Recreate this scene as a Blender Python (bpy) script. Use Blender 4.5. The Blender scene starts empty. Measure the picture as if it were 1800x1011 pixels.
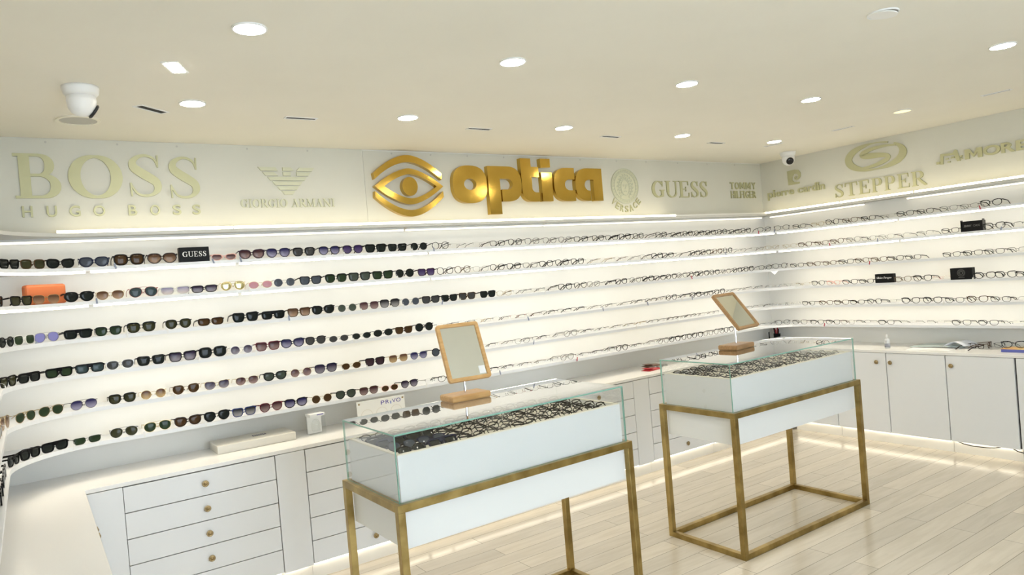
import bpy, bmesh, math, random
from mathutils import Vector, Matrix
random.seed(7)
PI = math.pi
SC = bpy.context.scene
COL = SC.collection

# ------------------------------------------------------------------ camera
cam_d = bpy.data.cameras.new('camera'); cam = bpy.data.objects.new('camera', cam_d); COL.objects.link(cam)
SC.camera = cam
YAW, PITCH, ROLL, FPX = 0.6006, -0.0132, -0.0837, 1243.74
fw = Vector((math.sin(YAW)*math.cos(PITCH), math.cos(YAW)*math.cos(PITCH), math.sin(PITCH)))
r0 = Vector((math.cos(YAW), -math.sin(YAW), 0)); u0 = r0.cross(fw)
rt = math.cos(ROLL)*r0 + math.sin(ROLL)*u0; up = -math.sin(ROLL)*r0 + math.cos(ROLL)*u0
m = Matrix((rt, up, -fw)).transposed().to_4x4(); m.translation = (-6.1338, -4.3993, 1.6)
cam.matrix_world = m
cam_d.sensor_fit = 'HORIZONTAL'; cam_d.sensor_width = 36; cam_d.lens = 36*FPX/1800; cam_d.clip_start = .02

# ------------------------------------------------------------------ daylight from the open shop front, exposure
W = bpy.data.worlds.new('daylight'); SC.world = W; W.use_nodes = True
bg = W.node_tree.nodes['Background']; bg.inputs[0].default_value = (.74, .87, 1, 1); bg.inputs[1].default_value = 9.0
SC.view_settings.view_transform = 'Standard'; SC.view_settings.look = 'None'; SC.view_settings.gamma = 1
SC.view_settings.exposure = 0.0
SC.view_settings.use_curve_mapping = False
TUBE = 9.6; COVE = 6.0; LAMP = 105.0
SC.cycles.transparent_max_bounces = 64; SC.cycles.max_bounces = 14; SC.cycles.diffuse_bounces = 6; SC.cycles.glossy_bounces = 6
WARM = (1, .91, .74)

# ------------------------------------------------------------------ dimensions (metres; corner of back and right wall at the origin)
H = 2.533; XW = -6.44; YF = -6.6
DS = .1915; XL = -6.25; RL = .42; RR = .35; YE = -2.6
SB = [1.8069, 1.6336, 1.4576, 1.2781, 1.0992, .9234]
TOP = [SB[0]+.030, SB[1]+.030, SB[2]+.02, SB[3]+.02, SB[4]+.02, SB[5]+.02]
ZC = .766; YC = .452; XC = .463; XLC = -5.975

# ------------------------------------------------------------------ materials
MAT = {}
def mat(name, col, rough=.5, metal=0, emit=None, strength=0, spec=.5, coat=0):
    mt = bpy.data.materials.new(name); mt.use_nodes = True
    b = mt.node_tree.nodes['Principled BSDF']
    b.inputs['Base Color'].default_value = (*col, 1); b.inputs['Roughness'].default_value = rough; b.inputs['Metallic'].default_value = metal
    b.inputs['Specular IOR Level'].default_value = spec; b.inputs['Coat Weight'].default_value = coat
    if emit:
        b.inputs['Emission Color'].default_value = (*emit, 1); b.inputs['Emission Strength'].default_value = strength
    MAT[name] = mt
    return mt
def noisy(name, c1, c2, scale, rough=.5, metal=0, stretch=(1, 1, 1), detail=4, bump=0, r2=None, coat=0):
    mt = mat(name, c1, rough, metal, coat=coat); nt = mt.node_tree; n = nt.nodes; b = n['Principled BSDF']
    tc = n.new('ShaderNodeTexCoord'); mp = n.new('ShaderNodeMapping'); mp.inputs['Scale'].default_value = stretch
    no = n.new('ShaderNodeTexNoise'); no.inputs['Scale'].default_value = scale; no.inputs['Detail'].default_value = detail
    rp = n.new('ShaderNodeValToRGB'); rp.color_ramp.elements[0].color = (*c1, 1); rp.color_ramp.elements[1].color = (*c2, 1)
    rp.color_ramp.elements[0].position = .35; rp.color_ramp.elements[1].position = .65
    nt.links.new(tc.outputs['Object'], mp.inputs[0]); nt.links.new(mp.outputs[0], no.inputs['Vector'])
    nt.links.new(no.outputs['Fac'], rp.inputs[0]); nt.links.new(rp.outputs[0], b.inputs['Base Color'])
    if r2 is not None:
        mr = n.new('ShaderNodeMapRange'); mr.inputs['To Min'].default_value = rough; mr.inputs['To Max'].default_value = r2
        nt.links.new(no.outputs['Fac'], mr.inputs[0]); nt.links.new(mr.outputs[0], b.inputs['Roughness'])
    if bump:
        bp = n.new('ShaderNodeBump'); bp.inputs['Strength'].default_value = bump
        nt.links.new(no.outputs['Fac'], bp.inputs['Height']); nt.links.new(bp.outputs[0], b.inputs['Normal'])
    return mt
def clear(name, tint, ior=1.5, rough=0.0, boost=1.0):
    mt = bpy.data.materials.new(name); mt.use_nodes = True; nt = mt.node_tree; n = nt.nodes; n.clear()
    o = n.new('ShaderNodeOutputMaterial'); mx = n.new('ShaderNodeMixShader'); tr = n.new('ShaderNodeBsdfTransparent'); gl = n.new('ShaderNodeBsdfGlossy')
    fr = n.new('ShaderNodeFresnel'); fr.inputs[0].default_value = ior
    tr.inputs[0].default_value = (*tint, 1); gl.inputs['Roughness'].default_value = rough
    # a thin pane: the reflection comes from the face turned to the light, the far face lets it out again
    ge = n.new('ShaderNodeNewGeometry'); iv = n.new('ShaderNodeMath'); iv.operation = 'SUBTRACT'; iv.inputs[0].default_value = boost
    mu = n.new('ShaderNodeMath'); mu.operation = 'MULTIPLY'; mu.use_clamp = True
    bf = n.new('ShaderNodeMath'); bf.operation = 'MULTIPLY'; bf.inputs[1].default_value = boost
    nt.links.new(ge.outputs['Backfacing'], bf.inputs[0]); nt.links.new(bf.outputs[0], iv.inputs[1])
    nt.links.new(fr.outputs[0], mu.inputs[0]); nt.links.new(iv.outputs[0], mu.inputs[1]); nt.links.new(mu.outputs[0], mx.inputs[0])
    nt.links.new(tr.outputs[0], mx.inputs[1]); nt.links.new(gl.outputs[0], mx.inputs[2]); nt.links.new(mx.outputs[0], o.inputs[0])
    MAT[name] = mt; return mt
def tinted(name, top, bot, at=1.0, ab=1.0, rough=.06, metal=0.0):
    # sunglass lens: colour and density of the tint run from the top of the lens to its bottom
    mt = mat(name, top, rough, metal, spec=.16); nt = mt.node_tree; n = nt.nodes; b = n['Principled BSDF']
    tc = n.new('ShaderNodeTexCoord'); sp = n.new('ShaderNodeSeparateXYZ'); nt.links.new(tc.outputs['Generated'], sp.inputs[0])
    rp = n.new('ShaderNodeValToRGB'); rp.color_ramp.elements[0].color = (*bot, 1); rp.color_ramp.elements[1].color = (*top, 1)
    rp.color_ramp.elements[0].position = .08; rp.color_ramp.elements[1].position = .8
    nt.links.new(sp.outputs['Z'], rp.inputs[0]); nt.links.new(rp.outputs[0], b.inputs['Base Color'])
    mr = n.new('ShaderNodeMapRange'); mr.inputs['From Min'].default_value = .08; mr.inputs['From Max'].default_value = .8
    mr.inputs['To Min'].default_value = ab; mr.inputs['To Max'].default_value = at
    nt.links.new(sp.outputs['Z'], mr.inputs[0]); nt.links.new(mr.outputs[0], b.inputs['Alpha'])
    return mt

noisy('wall_paint', (.80, .79, .75), (.82, .81, .77), 3, .6)
noisy('ceiling_paint', (.80, .765, .67), (.82, .785, .69), 2, .8)
noisy('panel', (.61, .60, .53), (.63, .62, .55), 2, .45)
mat('shelf_white', (.74, .755, .78), .4)
mat('ledge_shaded', (.58, .57, .53), .5)  # white ledge made darker, its unlit look put into the colour
mat('cabinet_white', (.76, .77, .78), .3)
mat('carcass', (.06, .06, .07), .6)
mat('worktop', (.82, .81, .79), .25)
mat('toe', (.80, .77, .70), .35)
mat('gap', (.02, .02, .02), .8)  # near-black that stands for the shade inside the ceiling slots
mat('tube', (1, .95, .85), .4, emit=WARM, strength=TUBE)
mat('cove', (1, .95, .85), .4, emit=(1, .89, .64), strength=COVE)
mat('toe_light', (1, .95, .85), .4, emit=WARM, strength=7.0)
mat('tube_dim', (1, .95, .85), .4, emit=WARM, strength=1.6)
mat('batten', (.75, .74, .70), .4)
mat('lamp', (1, 1, 1), .4, emit=(1, .93, .80), strength=LAMP)
mat('lamp_warm', (.9, .8, .5), .4, emit=(1, .80, .40), strength=1.1)
mat('lamp_off', (.80, .79, .76), .4)
mat('white_plastic', (.80, .80, .79), .35)
mat('grille', (.50, .49, .45), .7)
mat('black_plastic', (.012, .012, .013), .25)
mat('dark_glass', (.01, .01, .012), .05)
noisy('gold', (.58, .38, .075), (.65, .43, .095), 6, .08, 1.0, r2=.18)
noisy('champagne', (.47, .46, .27), (.50, .49, .30), 5, .42, .25)
mat('champagne_mid', (.52, .54, .43), .5, .1)
mat('champagne_pale', (.60, .60, .45), .5, .1)
noisy('brass', (.26, .182, .064), (.48, .355, .14), 9, .28, 1.0, r2=.45, stretch=(1, 1, 1))
noisy('knob_brass', (.30, .22, .11), (.42, .32, .17), 60, .35, 1.0)
noisy('oak', (.52, .30, .11), (.62, .38, .16), 14, .4, stretch=(1, 6, 6), detail=6)
noisy('dark_oak', (.30, .17, .07), (.40, .23, .10), 14, .4, stretch=(1, 6, 6), detail=6)
mat('chrome', (.8, .8, .82), .08, 1)
mat('mirror_glass', (.86, .88, .84), .0, 1)
mat('case_white', (.80, .81, .80), .3)
mat('tray_cream', (.82, .79, .68), .5)
clear('pane', (.988, .994, .996), 1.5, boost=2.2)
mat('pane_edge', (.24, .46, .38), .2)
clear('clear_lens', (.992, .994, .992), 1.45, boost=.55)
clear('acrylic', (.96, .97, .97), 1.45)
mat('paper', (.82, .82, .82), .6)
mat('paper_green', (.60, .68, .66), .6)
mat('paper_blue', (.80, .83, .90), .6)
mat('ink', (.03, .035, .06), .5)
mat('logo_violet', (.08, .06, .32), .5)
mat('letter_white', (.82, .82, .80), .5)
mat('letter_grey', (.16, .16, .15), .5)
mat('case_black', (.008, .008, .009), .5, spec=.15)
mat('leather_orange', (.56, .15, .045), .55)
mat('leather_red', (.45, .02, .03), .5)
mat('leather_brown', (.10, .05, .03), .5)
mat('book_blue', (.12, .14, .45), .5)
noisy('book_cover', (.75, .35, .10), (.75, .60, .25), 14, .4)
mat('grey_box', (.70, .68, .62), .5)
mat('label_dark', (.03, .035, .09), .5)
mat('tag_white', (.75, .75, .74), .5)
mat('tag_red', (.45, .06, .09), .5)
mat('tag_blue', (.22, .25, .34), .5)
mat('cable', (.02, .02, .02), .5)
# floor: whitewashed planks running along the back wall
fm = mat('planks', (.75, .69, .6), .17); nt = fm.node_tree; n = nt.nodes; b = n['Principled BSDF']
tc = n.new('ShaderNodeTexCoord'); br = n.new('ShaderNodeTexBrick'); mp = n.new('ShaderNodeMapping')
mp.inputs['Location'].default_value = (.3, .035, 0)
br.offset = .37; br.inputs['Scale'].default_value = 1; br.inputs['Brick Width'].default_value = 1.22; br.inputs['Row Height'].default_value = .128
br.inputs['Mortar Size'].default_value = .0016; br.inputs['Mortar Smooth'].default_value = .2
br.inputs['Color1'].default_value = (.74, .67, .56, 1); br.inputs['Color2'].default_value = (.61, .555, .47, 1); br.inputs['Mortar'].default_value = (.27, .24, .20, 1)
nt.links.new(tc.outputs['Object'], mp.inputs[0]); nt.links.new(mp.outputs[0], br.inputs['Vector'])
mp2 = n.new('ShaderNodeMapping'); mp2.inputs['Scale'].default_value = (1.1, 9, 1)
no = n.new('ShaderNodeTexNoise'); no.inputs['Scale'].default_value = 3; no.inputs['Detail'].default_value = 8; no.inputs['Distortion'].default_value = .8
nt.links.new(tc.outputs['Object'], mp2.inputs[0]); nt.links.new(mp2.outputs[0], no.inputs['Vector'])
rp = n.new('ShaderNodeValToRGB'); rp.color_ramp.elements[0].position = .3; rp.color_ramp.elements[0].color = (.90, .89, .87, 1); rp.color_ramp.elements[1].position = .62; rp.color_ramp.elements[1].color = (1, 1, 1, 1)
nt.links.new(no.outputs['Fac'], rp.inputs[0])
mx = n.new('ShaderNodeMix'); mx.data_type = 'RGBA'; mx.blend_type = 'MULTIPLY'; mx.inputs[0].default_value = 1
nt.links.new(br.outputs['Color'], mx.inputs[6]); nt.links.new(rp.outputs[0], mx.inputs[7]); nt.links.new(mx.outputs[2], b.inputs['Base Color'])
bp = n.new('ShaderNodeBump'); bp.inputs['Strength'].default_value = .05; nt.links.new(no.outputs['Fac'], bp.inputs['Height']); nt.links.new(bp.outputs[0], b.inputs['Normal'])

FRAME = {'black': ((.005, .005, .006), .4, 0), 'thinblack': ((.005, .005, .006), .4, 0), 'thickblack': ((.005, .005, .006), .4, 0),
 'brown': ((.09, .045, .02), .3, 0), 'darkbrown': ((.025, .012, .008), .25, 0), 'tortoise': ((.06, .03, .012), .25, 0), 'navy': ((.010, .013, .04), .25, 0),
 'plum': ((.03, .008, .02), .25, 0), 'maroon': ((.12, .01, .02), .25, 0), 'pink': ((.75, .42, .36), .3, 0), 'red': ((.28, .05, .04), .3, 0),
 'blue': ((.02, .04, .16), .25, 0), 'steel': ((.10, .12, .18), .3, .3), 'clear': ((.66, .66, .62), .2, 0), 'gold': ((.42, .31, .15), .3, .9),
 'silver': ((.34, .34, .34), .3, .9), 'grey': ((.30, .29, .28), .3, .7), 'gunmetal': ((.09, .09, .09), .3, .8), 'bronze': ((.16, .10, .06), .3, .7)}
for k, (c, r_, m_) in FRAME.items(): mat('frame_'+k, c, r_, m_, spec=.12)
tinted('lens_dark', (.012, .015, .014), (.016, .020, .018), 1, 1)
tinted('lens_grey', (.045, .045, .047), (.06, .06, .06), 1, 1)
tinted('lens_greygreen', (.05, .062, .05), (.07, .085, .07), 1, 1)
tinted('lens_green', (.018, .032, .016), (.03, .05, .024), 1, 1)
tinted('lens_olive', (.030, .030, .012), (.045, .045, .02), 1, 1)
tinted('lens_brown', (.050, .026, .010), (.075, .04, .016), 1, 1)
tinted('lens_brownfade', (.09, .045, .025), (.42, .26, .16), .95, .65)
tinted('lens_mauvefade', (.055, .022, .028), (.34, .22, .21), .95, .7)
tinted('lens_mauvepale', (.30, .28, .42), (.6, .5, .5), .75, .45)
tinted('lens_purplefade', (.035, .025, .055), (.30, .27, .33), .95, .7)
tinted('lens_bluefade', (.022, .020, .085), (.34, .32, .48), .95, .65)
tinted('lens_greyfade', (.03, .03, .035), (.36, .35, .36), .95, .65)
tinted('lens_purple', (.035, .018, .085), (.12, .09, .2), .95, .85)
tinted('lens_plum', (.035, .018, .024), (.06, .035, .045), 1, 1)
tinted('lens_steel', (.055, .065, .085), (.075, .085, .105), 1, 1)
tinted('lens_teal', (.035, .055, .06), (.05, .075, .08), 1, 1)
tinted('lens_lavender', (.22, .22, .52), (.26, .26, .58), .85, .8)
tinted('lens_pink', (.50, .22, .28), (.56, .28, .34), .8, .75)
tinted('lens_sunset', (.10, .045, .03), (.62, .42, .18), .92, .65)
tinted('lens_mirror', (.62, .55, .30), (.42, .36, .16), 1, 1, .12, .8)

# ------------------------------------------------------------------ helpers
def mesh_of(bm, mats, smooth=False):
    me = bpy.data.meshes.new('mesh')
    bmesh.ops.recalc_face_normals(bm, faces=bm.faces)
    bm.to_mesh(me); bm.free()
    for mm in (mats if isinstance(mats, (list, tuple)) else [mats]): me.materials.append(MAT[mm] if isinstance(mm, str) else mm)
    if smooth:
        for p in me.polygons: p.use_smooth = True
    return me
def obj(name, bm, mats, parent=None, smooth=False, loc=None, bevel=0):
    me = bm if isinstance(bm, bpy.types.Mesh) else mesh_of(bm, mats, smooth)
    o = bpy.data.objects.new(name, me); COL.objects.link(o)
    if parent: o.parent = parent
    if loc: o.location = loc
    if bevel:
        bv = o.modifiers.new('bevel', 'BEVEL'); bv.width = bevel; bv.segments = 2; bv.limit_method = 'ANGLE'
    return o
def tag(o, label, cat, group=None):
    o['label'] = label; o['category'] = cat
    if group: o['group'] = group
    return o
def thing(name, label, cat, loc=(0, 0, 0), rz=0, group=None):
    o = bpy.data.objects.new(name, None); COL.objects.link(o); o.location = loc; o.rotation_euler = (0, 0, rz); o.empty_display_size = .05
    return tag(o, label, cat, group)
def struct(name, bm, mats):
    o = obj(name, bm, mats); o['kind'] = 'structure'; return o
def box(bm, x0, x1, y0, y1, z0, z1, mi=0):
    v = [bm.verts.new(p) for p in ((x0, y0, z0), (x1, y0, z0), (x1, y1, z0), (x0, y1, z0), (x0, y0, z1), (x1, y0, z1), (x1, y1, z1), (x0, y1, z1))]
    for q in ((0, 3, 2, 1), (4, 5, 6, 7), (0, 1, 5, 4), (1, 2, 6, 5), (2, 3, 7, 6), (3, 0, 4, 7)):
        bm.faces.new([v[i] for i in q]).material_index = mi
    return bm
def bx(*a): return box(bmesh.new(), *a)
def prism_z(bm, pts, z0, z1):          # outline in x,y lifted from z0 to z1
    a = [bm.verts.new((x, y, z0)) for x, y in pts]; c = [bm.verts.new((x, y, z1)) for x, y in pts]; k = len(pts)
    bm.faces.new(a); bm.faces.new(c)
    for i in range(k): bm.faces.new((a[i], a[(i+1) % k], c[(i+1) % k], c[i]))
    return bm
def prism(bm, pts, d, y0=0):           # outline in x,z standing out d towards -y
    a = [bm.verts.new((x, y0, z)) for x, z in pts]; c = [bm.verts.new((x, y0-d, z)) for x, z in pts]; k = len(pts)
    bm.faces.new(a); bm.faces.new(c)
    for i in range(k): bm.faces.new((a[i], a[(i+1) % k], c[(i+1) % k], c[i]))
    return bm
def ring(bm, outer, inner, d, y0=0, closed=True):
    k = len(outer); L = []
    for pts, yy in ((outer, y0), (inner, y0), (inner, y0-d), (outer, y0-d)): L.append([bm.verts.new((x, yy, z)) for x, z in pts])
    for i in range(k if closed else k-1):
        j = (i+1) % k
        for a, c in ((0, 1), (1, 2), (2, 3), (3, 0)): bm.faces.new((L[a][i], L[a][j], L[c][j], L[c][i]))
    if not closed:
        bm.faces.new([L[q][0] for q in range(4)]); bm.faces.new([L[q][-1] for q in range(4)])
    return bm
def lathe(bm, prof, seg=24, c=(0, 0, 0), axis='z'):
    rows = []
    for r, h in prof:
        row = []
        for i in range(seg):
            a = 2*PI*i/seg; p = (r*math.cos(a), r*math.sin(a), h)
            if axis == 'y': p = (p[0], -p[2], p[1])
            if axis == 'x': p = (-p[2], p[0], p[1])
            row.append(bm.verts.new((c[0]+p[0], c[1]+p[1], c[2]+p[2])))
        rows.append(row)
    for a, d in zip(rows, rows[1:]):
        for i in range(seg): bm.faces.new((a[i], a[(i+1) % seg], d[(i+1) % seg], d[i]))
    for q in (rows[0], rows[-1]): bm.faces.new(q)
    return bm
def tube(bm, pts, r, seg=8):
    rows = []; pts = [Vector(p) for p in pts]
    for i, p in enumerate(pts):
        t = (pts[min(i+1, len(pts)-1)]-pts[max(i-1, 0)]).normalized()
        a = t.cross(Vector((0, 0, 1))) if abs(t.z) < .95 else t.cross(Vector((1, 0, 0)))
        a.normalize(); c = t.cross(a); rr = r[i] if isinstance(r, (list, tuple)) else r
        rows.append([bm.verts.new(p+rr*(math.cos(2*PI*k/seg)*a+math.sin(2*PI*k/seg)*c)) for k in range(seg)])
    for a, c in zip(rows, rows[1:]):
        for k in range(seg): bm.faces.new((a[k], a[(k+1) % seg], c[(k+1) % seg], c[k]))
    bm.faces.new(rows[0]); bm.faces.new(rows[-1])
    return bm
def ell(cx, cz, rx, rz, k=40, n=2, a0=0):
    out = []
    for i in range(k):
        a = a0+2*PI*i/k; c, s = math.cos(a), math.sin(a)
        out.append((cx+rx*math.copysign(abs(c)**(2/n), c), cz+rz*math.copysign(abs(s)**(2/n), s)))
    return out
ORD = ['zeroth', 'first', 'second', 'third', 'fourth', 'fifth', 'sixth', 'seventh', 'eighth', 'ninth', 'tenth', 'eleventh', 'twelfth', 'thirteenth', 'fourteenth', 'fifteenth',
       'sixteenth', 'seventeenth', 'eighteenth', 'nineteenth', 'twentieth', 'twenty-first', 'twenty-second', 'twenty-third', 'twenty-fourth', 'twenty-fifth', 'twenty-sixth']
SHELF = ['topmost', 'second', 'third', 'fourth', 'fifth', 'lowest']

# the line the shelf fronts follow: left wall, rounded corner, back wall, rounded corner, right wall
segA = -YE-(DS+RL); arcL = RL*PI/2; segB = (-DS-RR)-(XL+RL); arcR = RR*PI/2
def path(s):
    if s < segA: return Vector((XL, YE+s)), Vector((-1, 0))
    s -= segA
    if s < arcL:
        a = PI-s/RL; d = Vector((math.cos(a), math.sin(a))); return Vector((XL+RL, -DS-RL))+RL*d, d
    s -= arcL
    if s < segB: return Vector((XL+RL+s, -DS)), Vector((0, 1))
    s -= segB
    if s < arcR:
        a = PI/2-s/RR; d = Vector((math.cos(a), math.sin(a))); return Vector((-DS-RR, -DS-RR))+RR*d, d
    s -= arcR
    return Vector((-DS, -DS-RR-s)), Vector((1, 0))
S_END = segA+arcL+segB+arcR+2.25
S_ALL = [0]+[segA+arcL*i/12 for i in range(13)]+[segA+arcL+segB+arcR*i/10 for i in range(11)]+[S_END]
Y_END = path(S_END)[0].y

# ------------------------------------------------------------------ the setting
struct('floor', bx(XW-.1, .1, YF, .1, -.05, 0), 'planks')
struct('ceiling', bx(XW-.1, .1, YF, .1, H, H+.05), 'ceiling_paint')
struct('wall_back', bx(XW-.1, .1, 0, .1, 0, H), 'wall_paint')
struct('wall_left', bx(XW-.1, XW, YF, 0, 0, H), 'wall_paint')
struct('wall_right', bx(0, .1, YF, 0, 0, H), 'wall_paint')
PT = .004
zf = 2.0
wfm = bx(-3.7, .1, YF-.1, YF, 0, H); box(wfm, XW-.1, -5.55, YF-.1, YF, 0, H)
struct('daylight_blocker', wfm, 'wall_paint')  # unseen wall pieces, added to narrow the daylight opening and dim both sides
struct('trim_1', bx(XW, -4.2335, -PT, 0, zf, H-.002), 'panel')
struct('trim_2', bx(-4.2305, 0, -PT, 0, zf, H-.006), 'panel')
struct('trim_3', bx(-PT, 0, YF, -PT, zf, H-.002), 'panel')

for tr, xs in ((bpy.data.objects['trim_1'], (-5.99, -5.66, -5.36, -4.97, -4.60)), (bpy.data.objects['trim_2'], (-4.02, -3.72, -3.42, -3.10, -2.70, -2.35, -1.95, -1.60, -1.20, -.80, -.40))):
    for x in xs: obj('screw', lathe(bmesh.new(), [(.006, 0), (.006, .0012), (.001, .0016)], 10, (x, -PT, 2.512), 'y'), 'grille', tr)
# shelves: six boards that run round the room, each with its light tubes
def board_mesh(z0, z1):
    bm = bmesh.new()
    edge = [path(s) for s in S_ALL]; lip = .010 if z0 in SB else 0
    out = [(p.x, p.y) for p, nn in edge]+[(0, Y_END), (0, 0), (XW, 0), (XW, YE)]
    prism_z(bm, out, z0+lip, z1)
    if lip:      # the front edge turns down and hides the light tube behind it
        prism_z(bm, [(p.x, p.y) for p, nn in edge]+[((p+nn*.010).x, (p+nn*.010).y) for p, nn in reversed(edge)], z0, z0+lip)
    return bm
def tube_mesh(s0, s1, z0, z1, i0, i1):
    bm = bmesh.new(); ss = [s0]+[q for q in S_ALL if s0 < q < s1]+[s1]; L = []
    for s in ss:
        p, nn = path(s)
        L.append([bm.verts.new((*(p+nn*i), z)) for i, z in ((i0, z0), (i1, z0), (i1, z1), (i0, z1))])
    for a, c in zip(L, L[1:]):
        for k in range(4): bm.faces.new((a[k], a[(k+1) % 4], c[(k+1) % 4], c[k]))
    bm.faces.new(L[0]); bm.faces.new(L[-1])
    return bm
CUTS = [1.75, segA+arcL*.95, 3.35, 4.58, 5.72, 6.86, segA+arcL+segB+arcR*.55, 9.35, 10.4]
for k in range(6):
    lowlit = k < 5
    z1 = TOP[k]; z0 = SB[k]+.012 if k < 2 else SB[k]
    sh = obj('display_shelf', board_mesh(z0, z1), 'shelf_white')
    tag(sh, 'long white display shelf running round three walls, '+('topmost of the six' if k == 0 else 'lowest of the six, just above the worktop' if k == 5 else ORD[k+1]+' of six from the top'), 'shelf', 'long white wall shelves')
    if lowlit:
        for a, c in zip(CUTS, CUTS[1:]):
            obj('light_tube', tube_mesh(a+.012, c-.012, *((z0-.012, z0, .004, .016) if k < 2 else (z0+.001, z0+.0098, .014, .030))), 'tube', sh)
    if k == 2:
        bm = bmesh.new(); prism(bm, [(-.035, 0), (.035, 0), (0, -.035)], .004)
        o = obj('corner_glint', bm, 'white_plastic', sh, loc=(-.24, -.24, z0)); o.rotation_euler.z = -PI/4  # white plate standing for a small triangular reflection under the shelf
# ledge under the signs, with the cove lights on top and battens beneath
DL = .124; RLD = .42
def ledge_pts(d):
    out = [(XW+d+.06, YE)]
    cx, cy = XW+d+.06+RLD, -d-RLD
    out += [(cx+RLD*math.cos(PI-PI/2*i/12), cy+RLD*math.sin(PI-PI/2*i/12)) for i in range(13)]
    return out+[(-d, -d), (-d, Y_END-.1)]
led = obj('cove_ledge', prism_z(bmesh.new(), ledge_pts(DL)+[(0, Y_END-.1), (0, 0), (XW, 0), (XW, YE)], 2.002, 2.020), 'ledge_shaded')
tag(led, 'narrow white light ledge running under the raised brand signs', 'ledge')
for x0, x1 in ((-5.98, -5.12), (-5.11, -4.34), (-4.33, -3.02), (-3.01, -1.41)): obj('cove_light', bx(x0, x1, -DL+.002, -DL+.022, 2.020, 2.036), 'cove', led)
for y0, y1 in ((-.86, -.06), (-1.50, -.88), (-2.38, -1.52), (-3.05, -2.40)): obj('cove_light', bx(-DL+.002, -DL+.022, y0, y1, 2.020, 2.036), 'cove', led)
obj('dark_batten', bx(-1.40, -.14, -DL+.004, -DL+.03, 2.020, 2.034), 'batten', led)
for x0, x1 in ((-6.43, -4.0), (-3.98, -2.82), (-2.80, -.10)):
    o = obj('batten', bx(x0, x1, -.055, -.02, 1.990, 2.002), 'batten', led); obj('batten_tube', bx(x0, x1, -.048, -.030, 1.980, 1.990), 'tube_dim', o)
for y0, y1 in ((-1.05, -.10), (-2.6, -1.42)):
    o = obj('batten', bx(-.055, -.02, y0, y1, 1.990, 2.002), 'batten', led); obj('batten_tube', bx(-.048, -.030, y0, y1, 1.980, 1.990), 'tube_dim', o)
mat('acrylic_white', (.82, .82, .79), .25)
mat('logo_blue', (.12, .22, .60), .5)
mat('bottle_plastic', (.62, .64, .66), .2)
mat('label_grey', (.30, .31, .36), .4)
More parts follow.
